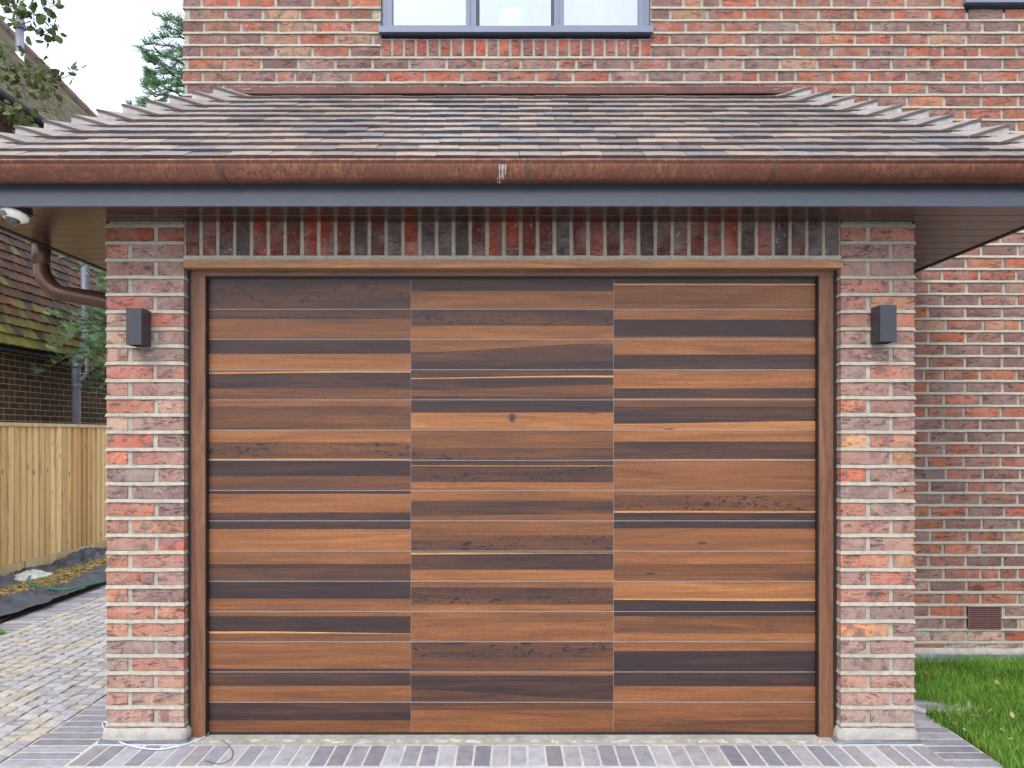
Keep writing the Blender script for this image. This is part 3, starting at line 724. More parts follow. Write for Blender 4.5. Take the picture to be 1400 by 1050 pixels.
# flashing along the top edge
zt = P0.z + SL * sp_
mb = MB(); npx = 40; xa, xb = -1.425, 1.43; prof = [(-.048, -.018), (-.050, -.013), (-.022, .030), (.05, .035), (.05, .031), (-.020, .026), (-.044, -.016)]
vs_ = []
for i in range(npx + 1):
    t = i / npx; x = xa + (xb - xa) * t; w1 = mnoise.noise(Vector((x * 2.1, 0, 1))) * .004; w2 = mnoise.noise(Vector((x * 1.3, 5, 1))) * .004
    for (py_, pz_) in prof: vs_.append((x + (pz_ - .012) * (-.7 if i == 0 else (.7 if i == npx else 0)) , ys_top - .01 + py_ + w1, zt + pz_ + w2))
m = len(prof)
mb.add(vs_, [(i * m + j, (i + 1) * m + j, (i + 1) * m + (j + 1) % m, i * m + (j + 1) % m) for i in range(npx) for j in range(m)])
mb.add([], [])
gpart(mb, 'top_flashing', M_FLASH)
mb = MB(); mb.box(-hw(SL) , hw(SL), ys_top, YW, zt - .01, zt + .012); gpart(mb, 'flat_roof', M_LEAD)
for sg in (-1, 1):
    mb = MB(); a = [(sg * 1.33, ys_top - .05, zt + .013), (sg * 1.45, ys_top - .03, zt + .022), (sg * 1.555, ys_top + .03, zt + .038), (sg * 1.55, ys_top + .2, zt + .04), (sg * 1.33, ys_top + .2, zt + .02)]
    mb.add(a + [(x, y, z - .006) for x, y, z in a], [(0, 1, 2, 3, 4), (9, 8, 7, 6, 5)] + [(i, 5 + i, 5 + (i + 1) % 5, (i + 1) % 5) for i in range(5)])
    gpart(mb, 'corner_flashing', M_LEAD)

# ------------------------------------------------------------------ main house
house = thing('house', 'tall red brick main house wall behind and beside the garage', 'house', (2, YW, 0))
def hpart(mb, name, mats, **k): return rel(mb.build(name, mats, **k), house)
HX0, HX1, HTOP = -1.974, 7.0, 5.3
WX0, WX1, WZ0, WZ1 = -.787, .833, 3.735, 4.95
VX0, VX1, VZ0 = 2.712, 4.3, 3.912
HJ = lambda j: 1.6707 + .0746 * j
hj = [HJ(j) for j in range(-21, 49)]
mb = MB()
sweep(mb, [(HX0, YW + 3), (HX0, YW), (WX0, YW)], profile(.01, HTOP, hj), .06, 1)
sweep(mb, [(WX0, YW), (WX1, YW)], profile(2.9, WZ0 - .01, [z for z in hj if z < 3.63]), .06, 2)
sweep(mb, [(WX1, YW), (VX0, YW)], profile(.01, HTOP, hj), .06, 3)
sweep(mb, [(VX0, YW), (HX1, YW)], profile(.01, VZ0 - .03, hj), .06, 4)
sweep(mb, [(VX1, YW), (HX1, YW)], profile(VZ0 - .03, HTOP, hj), .1, 5)
for a, b in ((WX0, WX1), (VX0, VX1)): sweep(mb, [(a, YW), (b, YW)], profile(WZ1, HTOP, hj), .1, 6)
for (a, b, z0, z1) in ((HX0 + .02, WX0, 0, HTOP), (WX0, WX1, 0, WZ0 - .02), (WX1, VX0, 0, HTOP), (VX0, VX1, 0, VZ0 - .04), (VX1, HX1, 0, HTOP), (WX0, WX1, WZ1, HTOP), (VX0, VX1, WZ1, HTOP)):
    mb.box(a, b, YW + .02, YW + .2, z0, z1)
mb.box(HX0 + .02, HX1, YW + 2.9, YW + 3, 0, HTOP); mb.box(HX0 + .02, HX0 + .1, YW + .2, YW + 2.9, 0, HTOP); mb.box(HX0 + .02, HX1, YW + .2, YW + 2.9, HTOP - .05, HTOP)
hwall = hpart(mb, 'wall', M_MORTAR)
AV = (2.730, 2.930, HJ(-20) + .0075, HJ(-18) - .0075)              # air vent
rest = MB(); nb = 0
for j in range(-22, 48):
    z0, z1 = HJ(j) + .0085, HJ(j + 1) - .0085
    if j == -22: z0 = .068
    zc = (z0 + z1) / 2
    if z1 > HTOP: break
    forb = []
    if z1 > WZ0 - .135 + .01 and z0 < WZ1: forb.append((WX0 - .004, WX1 + .004))
    if z1 > VZ0 and z0 < WZ1: forb.append((VX0, VX1))
    if AV[2] - .02 < zc < AV[3] + .02: forb.append((AV[0] - .018, AV[1] + .018))
    ph = (2.595 if j % 2 == 0 else 2.50) + rnd.uniform(-.012, .012)
    x = ph - .2225 * math.ceil((ph - HX0) / .2225)
    while x < HX1:
        w = .2225; ivs = [(max(x + .009, HX0), min(x + w - .009, HX1))]
        if rnd.random() < .03: ivs = [(ivs[0][0], x + w / 2 - .009), (x + w / 2 + .009, ivs[0][1])]
        x += w
        for fa, fb in forb:
            nw = []
            for a, b in ivs:
                if b <= fa or a >= fb: nw.append((a, b)); continue
                if a < fa - .03: nw.append((a, fa))
                if b > fb + .03: nw.append((fb, b))
            ivs = nw
        for a, b in ivs:
            if b - a < .028: continue
            xc = (a + b) / 2; pxa, pya = proj(a, YW, z1); pxb, pyb = proj(b, YW, z0)
            inframe = pxb > 0 and pxa < 1400 and pyb > 0
            roofpy = 124 if abs((pxa + pxb) / 2 - 700) < 385 else 124 + (abs((pxa + pxb) / 2 - 700) - 385) * .165
            hidden = (zc < 2.3 and b < 2.2 and a > -2.5) and pxb < 1252 or (pya > roofpy + 6 and pyb < 318) or (pxb < 1252 and pya > roofpy + 6) or (pyb < 285 and pya > roofpy + 6)
            c = brick_color(PAL_HOUSE)
            if j <= -19 and rnd.random() < .6: c = mixt(c, (.55, .42, .33, 1), .6)
            if inframe and not hidden and nb < 277:
                me = block_mesh('brick', b - a, z1 - z0, .06, 5, 2, .0014, .0018, M_BRICK, q=.006)
                inst('brick', me, hwall, (xc, YW, zc), (0, rnd.uniform(-.004, .004), rnd.uniform(-.006, .006)), c); nb += 1
            elif not (hidden and abs(xc) < 1.7 and zc < 3.0):
                vs_, fs_ = block(b - a, z1 - z0, .05, 3, 1, .0012, .0018, int(xc * 1000) + j)
                rest.add([(p[0] + xc, p[1] + YW, p[2] + zc) for p in vs_], fs_, 0, c)
print('house bricks as parts', nb)
rest.build('outer_brickwork', M_BRICK, hwall, tint=True, kind='stuff')
x = WX0 - .004; n_ = 23; pw = (WX1 - WX0 + .01) / n_
for i in range(n_):
    me = block_mesh('brick', pw - .0165, .098, .06, 2, 4, .0014, .0018, M_BRICK)
    inst('brick', me, hwall, (x + pw * (i + .5), YW, 3.6705), (0, rnd.uniform(-.01, .01), 0), brick_color(PAL_ROWLOCK))
# air vent
hpart(MB().box(AV[0], AV[1], YW - .0045, YW + .02, AV[2], AV[3]), 'vent_recess', M_BLACK)
mb = MB(); mb.box(AV[0], AV[0] + .008, YW - .012, YW - .0045, AV[2], AV[3]); mb.box(AV[1] - .008, AV[1], YW - .012, YW - .0045, AV[2], AV[3])
mb.box(AV[0] + .008, AV[1] - .008, YW - .012, YW - .0045, AV[2], AV[2] + .006); mb.box(AV[0] + .008, AV[1] - .008, YW - .012, YW - .0045, AV[3] - .006, AV[3])
vent = hpart(mb, 'air_vent', M_VENT)
for i in range(9):
    z = AV[2] + .012 + i * (AV[3] - AV[2] - .02) / 9; mb = MB()
    mb.add([(AV[0] + .008, YW - .012, z), (AV[1] - .008, YW - .012, z), (AV[1] - .008, YW - .0045, z + .006), (AV[0] + .008, YW - .0045, z + .006), (AV[0] + .008, YW - .011, z + .006), (AV[1] - .008, YW - .011, z + .006)], [(0, 1, 2, 3), (3, 2, 5, 4), (0, 4, 5, 1)])
    mb.build('slat', M_VENT, vent)
for i in range(1, 10):
    x = AV[0] + i * .02; MB().box(x - .0012, x + .0012, YW - .013, YW - .0115, AV[2] + .007, AV[3] - .007).build('divider', M_VENT, vent)
# wall foot
mb = MB(); sweep(mb, [(1.70, YW), (HX1, YW)], [(.032, .012), (.045, .013), (.062, .003), (.07, -.004)], .05, 7, .002, .003); hpart(mb, 'foot_fillet', M_CEMENT, smooth=True)
mb = MB(); sweep(mb, [(1.70, YW), (HX1, YW)], [(.004, .022), (.032, .018), (.033, -.01)], .05, 8, .002, .003); hpart(mb, 'damp_course', M_LEAD)
mb = MB(); mb.box(1.72, HX1, YW - .09, YW - .021, -.04, .004); hpart(mb, 'footing_edge', M_CEMENT)

# windows
def window(x0, x1, z0, z1, lights, opening):
    y = YW + .028; b = MB()
    fw = .05
    b.box(x0 + .004, x0 + fw, y, y + .07, z0 + .055, z1); b.box(x1 - fw, x1 - .004, y, y + .07, z0 + .055, z1)
    b.box(x0 + fw, x1 - fw, y, y + .07, z1 - fw, z1); b.box(x0 + fw, x1 - fw, y, y + .07, z0 + .055, z0 + .055 - .02 + fw * .5)
    win = hpart(b, 'window', M_UPVC)
    b = MB(); b.add([(x0 - .008, YW - .035, z0 + .012), (x1 + .008, YW - .035, z0 + .012), (x1 + .008, YW - .035, z0 + .048), (x0 - .008, YW - .035, z0 + .048),
                     (x0 - .008, y + .06, z0 + .022), (x1 + .008, y + .06, z0 + .022), (x1 + .008, y + .0, z0 + .0545), (x0 - .008, y + .0, z0 + .0545)],
                    [(0, 1, 2, 3), (3, 2, 6, 7), (0, 4, 5, 1), (0, 3, 7, 4), (1, 5, 6, 2), (4, 7, 6, 5)])
    b.build('sill', M_UPVC, win)
    n = len(lights)
    for i, (a, c) in enumerate(lights):
        if i < n - 1:
            q = (c + lights[i + 1][0]) / 2; MB().box(q - .022, q + .022, y + .001, y + .069, z0 + .0602, z1 - fw).build('mullion', M_UPVC, win)
        lo = z0 + .0602
        if opening[i]:
            s1 = MB(); e = .024; dy = .008
            bot = .018
            s1.box(a - e, a, y - dy, y + .05, lo, z1 - fw - .004); s1.box(c, c + e, y - dy, y + .05, lo, z1 - fw - .004)
            s1.box(a, c, y - dy, y + .05, lo, lo + bot); s1.box(a, c, y - dy, y + .05, z1 - fw - .03, z1 - fw - .004)
            s1.build('sash', M_UPVC, win); g0 = lo + bot
        else:
            g0 = lo
            s1 = MB(); s1.box(a - .004, a + .001, y + .012, y + .05, lo, z1 - fw); s1.box(c - .001, c + .004, y + .012, y + .05, lo, z1 - fw); s1.build('bead', M_BLACK, win)
        MB().box(a, c, y + .03, y + .036, g0 - .004, z1 - fw - .02).build('pane', M_GLASS, win)
    return win
def lx(px): return (px - 700) / (F / (YW + .03))
window(WX0, WX1, WZ0, WZ1, [(lx(536), lx(637)), (lx(655), lx(754)), (lx(771), lx(874))], (1, 0, 1))
window(VX0, VX1, VZ0, WZ1, [(VX0 + .08, VX0 + .72), (VX0 + .80, VX1 - .08)], (1, 1))
mb = MB(); nn = 60; vs_ = []
for i in range(nn + 1):
    x = WX0 + .01 + (WX1 - WX0 - .02) * i / nn; yq_ = YW + .30 + .012 * math.sin(i * 1.7); vs_ += [(x, yq_, WZ0), (x, yq_, WZ1)]
mb.add(vs_, [(2 * i, 2 * i + 2, 2 * i + 3, 2 * i + 1) for i in range(nn)]); mb.box(VX0, VX1, YW + .30, YW + .31, VZ0, WZ1)
hpart(mb, 'net_curtain', M_CURTAIN)
mb = MB(); mb.box(WX0, WX1, YW + .11, YW + .29, WZ0 + .02, WZ0 + .035); hpart(mb, 'window_board', M_WHITE)
vz = WZ0 + .036; prof = [(.0, 0), (.085, 0), (.088, .01), (.086, .14), (.078, .165), (.055, .18), (.02, .186), (0, .187)]
mb = MB(); n = 24; vs_ = [(r_ * math.cos(2 * math.pi * k / n), r_ * math.sin(2 * math.pi * k / n), z * 1.22) for r_, z in prof for k in range(n)]
mb.add(vs_, [(i * n + k, i * n + (k + 1) % n, (i + 1) * n + (k + 1) % n, (i + 1) * n + k) for i in range(len(prof) - 1) for k in range(n)])
mb.build('lampshade', M_WHITE, None, smooth=True, label='round topped white lampshade behind the middle window pane', category='lampshade').location = (.005, YW + .20, vz)
for i, (px, hh) in enumerate(((552, .06), (568, .075), (594, .045), (618, .07))):
    rr = [.035, .05, .03, .022][i]; mb = MB(); vs_ = [(rr * q * math.cos(2 * math.pi * k / 14), rr * q * math.sin(2 * math.pi * k / 14), z) for q, z in ((.0, 0), (.8, 0), (1, hh * .4), (.75, hh), (0, hh * 1.02)) for k in range(14)]
    mb.add(vs_, [(a * 14 + k, a * 14 + (k + 1) % 14, (a + 1) * 14 + (k + 1) % 14, (a + 1) * 14 + k) for a in range(4) for k in range(14)])
    o = mb.build('ornament', M_WHITE, None, smooth=True, label=['small pale ornament at the left end of the left window pane', 'widest pale ornament behind the left window pane', 'low pale ornament between two others behind the left pane', 'narrow pale ornament at the right of the left window pane'][i], category='ornament', group='ornaments behind the left pane')
    o.location = (lx(px) , YW + .18, vz)

# ------------------------------------------------------------------ wall lamps, camera
def wall_lamp(x0, x1, z0, z1, label):
    t = thing('wall_lamp', label, 'wall lamp', ((x0 + x1) / 2, YP, z0), 'black box lamps beside the garage door')
    w = (x1 - x0) / 2; h = z1 - z0; b = MB(); e = .0012; D = -.098
    b.box(-w, -w + .003, D + .003, -.006, 0, h); b.box(w - .003, w, D + .003, -.006, 0, h); b.box(-w, w, D, D + .003, 0, h); b.box(-w + .003, w - .003, -.010, -.006, 0, h)
    b.box(-w + .003, w - .003, D + .003, -.010, h * .1, h * .1 + .004); b.box(-w + .003, w - .003, D + .003, -.010, h * .9, h * .9 + .004)
    b.build('housing', M_LAMP, t)
    MB().box(-w + .008, w - .008, -.006, .002, .015, h - .015).build('wall_plate', M_BLACK, t)
    for zz in (h * .1 - .003, h * .9 + .005): MB().box(-w + .006, w - .006, D + .008, -.014, zz, zz + .002).build('lens', M_DOMEGLASS, t)
wall_lamp(-1.646, -1.580, 1.731, 1.887, 'dark grey box wall lamp on the left brick pillar')
wall_lamp(1.570, 1.640, 1.744, 1.900, 'dark grey box wall lamp on the right brick pillar')
cx, cy = -2.058, 3.42
t = thing('security_camera', 'white dome security camera under the left end of the soffit', 'security camera', (cx, cy, SOF))
mb = MB(); mb.tube([(0.01, 0, 0), (0.01, 0, -.016)], .046, 24); mb.build('base', M_BLACK, t, smooth=False)
def lathe(mb, prof, n=28, c=(0, 0, 0), sx=1, sy=1):
    vs_ = [(c[0] + r_ * sx * math.cos(2 * math.pi * k / n), c[1] + r_ * sy * math.sin(2 * math.pi * k / n), c[2] + z) for r_, z in prof for k in range(n)]
    mb.add(vs_, [(i * n + k, i * n + (k + 1) % n, (i + 1) * n + (k + 1) % n, (i + 1) * n + k) for i in range(len(prof) - 1) for k in range(n)])
mb = MB(); lathe(mb, [(.0, -.012), (.052, -.012), (.057, -.018), (.055, -.030), (.040, -.038), (.034, -.044), (.030, -.044)], c=(-.006, -.004, 0))
b_ = MB(); body = mb.build('body', M_WHITE, t, smooth=True)
body.rotation_euler = (R(-14), R(8), 0)
mb = MB(); lathe(mb, [(.030 * math.cos(R(a)), -.040 - .026 * math.sin(R(a))) for a in range(0, 91, 15)], c=(-.006, -.004, 0)); d_ = mb.build('dome', M_DOMEGLASS, t, smooth=True); d_.rotation_euler = body.rotation_euler
mb = MB(); mb.box(-.050, -.016, -.064, -.040, -.030, -.014); w_ = mb.build('sensor_window', M_DOMEGLASS, t)

# ------------------------------------------------------------------ lawn
A_ = [(2.0, 2.4), (2.0, 3.97), (2.36, 4.02), (2.36, 4.36), (1.78, 4.46), (1.78, 4.83), (8, 4.83), (8, 2.4)]
mb = MB(); mb.add([(x, y, -.012) for x, y in A_], [tuple(range(len(A_) - 1, -1, -1))]); mb.build('lawn_soil', M_SOIL, kind='structure')
def in_lawn(x, y):
    if y < 3.97: return x > 2.0 + .02 * math.sin(y * 11)
    if y < 4.36: return x > 2.30 - (y - 3.97) * 1.25 + .015 * math.sin(y * 25)
    return x > 1.78 and y < 4.84
rg = np.random.RandomState(3); vs_ = []; fs_ = []; cs = []
n = 0
while n < 78000:
    y = rg.uniform(3.1, 4.84); x = 1.78 + rg.power(1.0) * 3.6
    if x > y * .665 and rg.uniform() < .25: continue
    if not in_lawn(x, y) : continue
    n += 1
    cl = mnoise.noise(Vector((x * 5, y * 5, 0))) * .5 + .5; cl2 = mnoise.noise(Vector((x * 2.2, y * 3, 7)))
    if mnoise.noise(Vector((x * 13, y * 13, 3))) > .42 and rg.uniform() < .7: continue
    h = rg.uniform(.03, .065) * (.75 + .6 * cl); a = rg.uniform(0, 6.28); ln = rg.uniform(.1, .75) * h; w = rg.uniform(.0012, .0026); la = rg.uniform(0, 6.28)
    dx, dy = math.cos(a) * w, math.sin(a) * w; lx_, ly_ = math.cos(la) * ln, math.sin(la) * ln
    i = len(vs_); vs_ += [(x - dx, y - dy, -.012), (x + dx, y + dy, -.012), (x + dx * .7 + lx_ * .35, y + dy * .7 + ly_ * .35, h * .6), (x - dx * .7 + lx_ * .35, y - dy * .7 + ly_ * .35, h * .6), (x + lx_, y + ly_, h)]
    fs_ += [(i, i + 1, i + 2, i + 3), (i + 3, i + 2, i + 4)]
    t = min(1, max(0, rg.normal(.45, .22) + (cl - .5) * .6 + cl2 * .35)); dry = rg.uniform() < .07
    cs += [(t if not dry else 1.9, 0, 0, 1)] * 5
mb = MB(); mb.v = vs_; mb.f = fs_; mb.m = [0] * len(fs_); mb.c = cs
mb.build('grass', M_GRASS, tint=True, kind='stuff', label='short green lawn beside the paving and under the brick wall', category='grass')
def leaf_mesh(name, L, w, m, curl=.3, tint=.5, seed=0):
    r = random.Random(seed); pts = [(0, 0, 0)]
    vs = [(0, 0, 0), (L * .33, w * .5, curl * w * .5), (L * .33, 0, -.0), (L * .33, -w * .5, curl * w * .5), (L * .7, w * .4, curl * w * .9), (L * .7, 0, curl * w * .3), (L * .7, -w * .4, curl * w * .9), (L, 0, curl * w * 1.2)]
    b = MB(); b.add(vs, [(0, 2, 1), (0, 3, 2), (1, 2, 5, 4), (2, 3, 6, 5), (4, 5, 7), (5, 6, 7)], 0, (tint, 0, 0, 1))
    me = bpy.data.meshes.new(name); me.from_pydata(b.v, [], b.f); me.materials.append(m)
    a = me.color_attributes.new('tint', 'FLOAT_COLOR', 'POINT'); a.data.foreach_set('color', np.array(b.c, 'f').ravel()); me.update(); return me
lm = [leaf_mesh('fallen_leaf', .030, .020, M_DRYLEAF, .7, t_, i) for i, t_ in enumerate((.1, .5, .8, 1))]
for i, (px, py) in enumerate(((1281, 918), (1318, 949), (1365, 938), (1367, 952), (1296, 975), (1335, 984), (1350, 976), (1385, 984), (1393, 990), (1332, 981), (1300, 988), (1376, 1012), (1270, 925), (1374, 1002), (1390, 961), (1322, 1000))):
    x_, y_, z_ = gpt(px, py, .035)
    inst('fallen_leaf', lm[i % 4], None, (x_, y_, .04), (rnd.uniform(-.5, .5), rnd.uniform(-.5, .5), rnd.uniform(0, 6)), label='small dry leaf lying on the green lawn', category='leaf', group='dry leaves on the lawn')
for i, (px, py) in enumerate(((1256, 928), (1262, 931), (1268, 932), (1259, 934), (1272, 929), (1254, 933), (1264, 927))):
    x_, y_, z_ = gpt(px, py, .01)
    inst('fallen_leaf', lm[0], None, (x_ + .02, y_, .012), (rnd.uniform(-.4, .4), rnd.uniform(-.4, .4), rnd.uniform(0, 6)), label='brown leaf heaped where the paving meets the lawn behind the pillar', category='leaf', group='brown leaves heaped by the right pillar')

# ------------------------------------------------------------------ cable, twig on the paving
def smooth_path(P, n=6):
    P = [Vector(p) for p in P]; out = []
    for i in range(len(P) - 1):
        p0, p1, p2, p3 = P[max(i - 1, 0)], P[i], P[i + 1], P[min(i + 2, len(P) - 1)]
        for k in range(n):
            t = k / n; out.append(.5 * ((2 * p1) + (-p0 + p2) * t + (2 * p0 - 5 * p1 + 4 * p2 - p3) * t * t + (-p0 + 3 * p1 - 3 * p2 + p3) * t ** 3))
    return out + [P[-1]]
pts = [(-1.80, 3.78, .02)] + [gpt(px, py, .006) for px, py in ((141, 988), (148, 1003), (165, 1015), (190, 1022), (215, 1024.5), (240, 1021), (265, 1014))] + [(-1.365, 3.655, .006), (-1.362, 3.70, .012)]
MB().tube(smooth_path(pts), .0032, 8).build('cable', M_CABLE, None, smooth=True, label='thin pale blue cable curving round the foot of the left pillar', category='cable')
pts = [gpt(px, py, .004) for px, py in ((302, 1011), (312, 1018), (318, 1028), (315, 1038), (300, 1044), (280, 1040))]
MB().tube(smooth_path(pts), .0016, 5).build('twig', M_TWIG, None, label='thin brown stalk curled on the pavers before the door', category='twig')

# ------------------------------------------------------------------ planting bed and fence
mb = MB(); nx, ny = 14, 70; vs_ = []
for j in range(ny + 1):
    for i in range(nx + 1):
        x = -4.62 + .97 * i / nx; y = 4.2 + 6.8 * j / ny; vs_.append((x, y, .01 + .03 * math.sin(math.pi * i / nx) + .02 * mnoise.noise(Vector((x * 5, y * 5, 0)))))
mb.add(vs_, [(j * (nx + 1) + i, j * (nx + 1) + i + 1, (j + 1) * (nx + 1) + i + 1, (j + 1) * (nx + 1) + i) for j in range(ny) for i in range(nx)])
mb.build('planting_bed_soil', M_SOIL, kind='structure', smooth=True)
def membrane(x0, x1, y0, y1, amp, label, lift=.03, seed=0):
    b = MB(); nx = 16; ny = int((y1 - y0) / .03); vs_ = []
    for j in range(ny + 1):
        y = y0 + (y1 - y0) * j / ny; e0 = x0 + .10 * mnoise.noise(Vector((y * 2.5, seed, 0))); e1 = x1 + .07 * mnoise.noise(Vector((y * 4, seed + 3, 0))) + .02 * mnoise.noise(Vector((y * 17, seed + 3, 0)))
        for i in range(nx + 1):
            t = i / nx; x = e0 + (e1 - e0) * t
            z = lift + .02 + amp * (.42 + .5 * mnoise.noise(Vector((x * 3, y * 1.7, seed))) + .34 * (1 - abs(mnoise.noise(Vector((x * 9 + y * 3, y * 5, seed)))) * 3) + .30 * mnoise.noise(Vector((x * 24, y * 15, seed)))) * math.sin(math.pi * min(1, t + .08))
            vs_.append((x, y, z))
    b.add(vs_, [(j * (nx + 1) + i, j * (nx + 1) + i + 1, (j + 1) * (nx + 1) + i + 1, (j + 1) * (nx + 1) + i) for j in range(ny) for i in range(nx)])
    return b.build('weed_membrane', M_MEMBRANE, None, smooth=True, label=label, category='membrane')
membrane(-3.98, -3.63, 5.3, 9.8, .075, 'black weed membrane lying along the edging of the driveway', .030, 1)
membrane(-4.58, -4.25, 6.6, 10.4, .16, 'crumpled black weed membrane heaped at the foot of the fence', .01, 7)
rg = np.random.RandomState(5); mb = MB()
for i in range(5200):
    x = rg.uniform(-4.5, -3.85); y = rg.uniform(5.6, 9.8)
    a = rg.uniform(0, 3.14); L = rg.uniform(.01, .035); w = rg.uniform(.0015, .005); z = .055 + rg.uniform(0, .02) + .01 * math.sin(x * 9)
    dx, dy = math.cos(a) * L, math.sin(a) * L; ex, ey = -math.sin(a) * w, math.cos(a) * w
    mb.add([(x - dx - ex, y - dy - ey, z), (x + dx - ex, y + dy - ey, z + rg.uniform(-.01, .012)), (x + dx + ex, y + dy + ey, z + .004), (x - dx + ex, y - dy + ey, z + .004)], [(0, 1, 2, 3)], 0, (rg.uniform(0, 1), 0, 0, 1))
mb.build('straw_mulch', M_STRAW, tint=True, kind='stuff', label='straw and wood chip mulch on the planting bed', category='mulch')
mb = MB()
for (cx_, cy_) in ((-4.0, 6.7), (-3.9, 7.0), (-4.2, 7.7), (-3.95, 6.1), (-4.1, 7.2), (-2.95, 4.3), (-3.45, 5.55)):
    for i in range(40):
        x = cx_ + rg.normal(0, .06 if cx_ < -3.5 else .015); y = cy_ + rg.normal(0, .07 if cx_ < -3.5 else .015); h = rg.uniform(.02, .06); a = rg.uniform(0, 6.3)
        zb = .05 if cx_ < -3.6 else 0
        mb.add([(x - .003, y, zb), (x + .003, y, zb), (x + .03 * math.cos(a), y + .03 * math.sin(a), h + zb)], [(0, 1, 2)], 0, (rg.uniform(0, .8), 0, 0, 1))
mb.build('weed_tufts', M_GRASS, tint=True, kind='stuff', label='small green weeds in the bed and between the setts', category='weeds')
pts = [(-4.35, 7.45, .10)] + [gpt(px, py, .09) for px, py in ((38, 797), (62, 804), (92, 806), (118, 800), (145, 794), (175, 786))]
MB().tube(smooth_path(pts), .009, 8).build('garden_hose', M_HOSE, None, smooth=True, label='green garden hose trailing over the mulch of the planting bed', category='hose')
b = MB(); nn = 16; vs_ = []
for j in range(9):
    for i in range(nn):
        a = 2 * math.pi * i / nn; q = math.cos(R(j * 11)); rr = .13 * q * (1 + .35 * mnoise.noise(Vector((math.cos(a) * 2, math.sin(a) * 2, j * .5))))
        vs_.append((rr * math.cos(a) * 1.0, rr * math.sin(a) * 1.6, .075 * math.sin(R(j * 11)) * (1 + .3 * mnoise.noise(Vector((i * .9, j * .8, 1))))))
b.add(vs_, [(j * nn + i, j * nn + (i + 1) % nn, (j + 1) * nn + (i + 1) % nn, (j + 1) * nn + i) for j in range(8) for i in range(nn)])
o = b.build('plastic_bag', M_BAG, None, smooth=True, label='crumpled pale plastic bag on the bed by the end of the hose', category='bag'); o.location = (*gpt(42, 792, .05)[:2], .05)

FX = -4.62
fence = thing('fence', 'pale closeboard wooden fence with capping rail and gravel board', 'fence', (FX, 8, 0))
def fpart(mb, name, m=M_FENCE, **k): return rel(mb.build(name, m, **k), fence)
bm_ = []
for k in range(5):
    b = MB(); h = 1.27
    b.add([(0, 0, 0), (.022, 0, 0), (.008, .112, 0), (0, .112, 0), (0, 0, h), (.022, 0, h), (.008, .112, h), (0, .112, h)], [(0, 1, 2, 3), (4, 7, 6, 5), (0, 4, 5, 1), (1, 5, 6, 2), (2, 6, 7, 3), (3, 7, 4, 0)])
    me = bpy.data.meshes.new('board'); me.from_pydata(b.v, [], b.f)
bme = me
def fence_board_material():
    m, nt, p = mat('featheredge_board', .85, .2); v = coords(nt, (9, 9, .9)); base = tinted(nt)
    n = noise(nt, v, 2, 6, .65, 1.2); c = mixc(nt, ramp(nt, n, [(.3, g(0)), (.7, g(1))]), mixc(nt, 1, base, (.80, .72, .62, 1), 'MULTIPLY'), base)
    v2 = coords(nt, (5, 5, 2.2)); k_ = N(nt, 'ShaderNodeTexVoronoi', Scale=1.6); nt.links.new(v2, k_.inputs['Vector'])
    c = mixc(nt, ramp(nt, k_.outputs['Distance'], [(.05, g(.9)), (.12, g(.0))]), c, lin(110, 62, 34))
    st = noise(nt, coords(nt, (14, 14, 2.4)), 1.3, 4, .6); c = mixc(nt, ramp(nt, st, [(.58, g(0)), (.7, g(.5))]), c, lin(150, 98, 56))
    nt.links.new(c, p.inputs['Base Color']); bump(nt, p, n, .002, .5); return m
M_BOARD = fence_board_material(); bme.materials.append(M_BOARD)
y = 6.0
while y < 11.2:
    c = mixt(lin(208, 184, 140), lin(186, 152, 104), rnd.random()); c = mixt(c, lin(160, 108, 64), .35 if 8.55 < y < 8.95 else 0)
    q = rnd.uniform(1.3, 1.6)
    o = inst('board', bme, fence, (rnd.uniform(-.003, .003), y - 8, .155), (0, rnd.uniform(-.004, .004), 0), (c[0] * q, c[1] * q, c[2] * q, 1)); y += .1
b = MB().box(FX - .03, FX + .035, 6.0, 11.3, 1.428, 1.462); fpart(b, 'capping_rail')
for a in (5.9, 7.75, 9.6): 
    b = MB().box(FX - .005, FX + .024, a + .01, a + 1.84, .0, .152); fpart(b, 'gravel_board')
for a in (6.0, 7.74, 9.6, 11.3): fpart(MB().box(FX - .10, FX - .006, a - .05, a + .05, 0, 1.42), 'post')

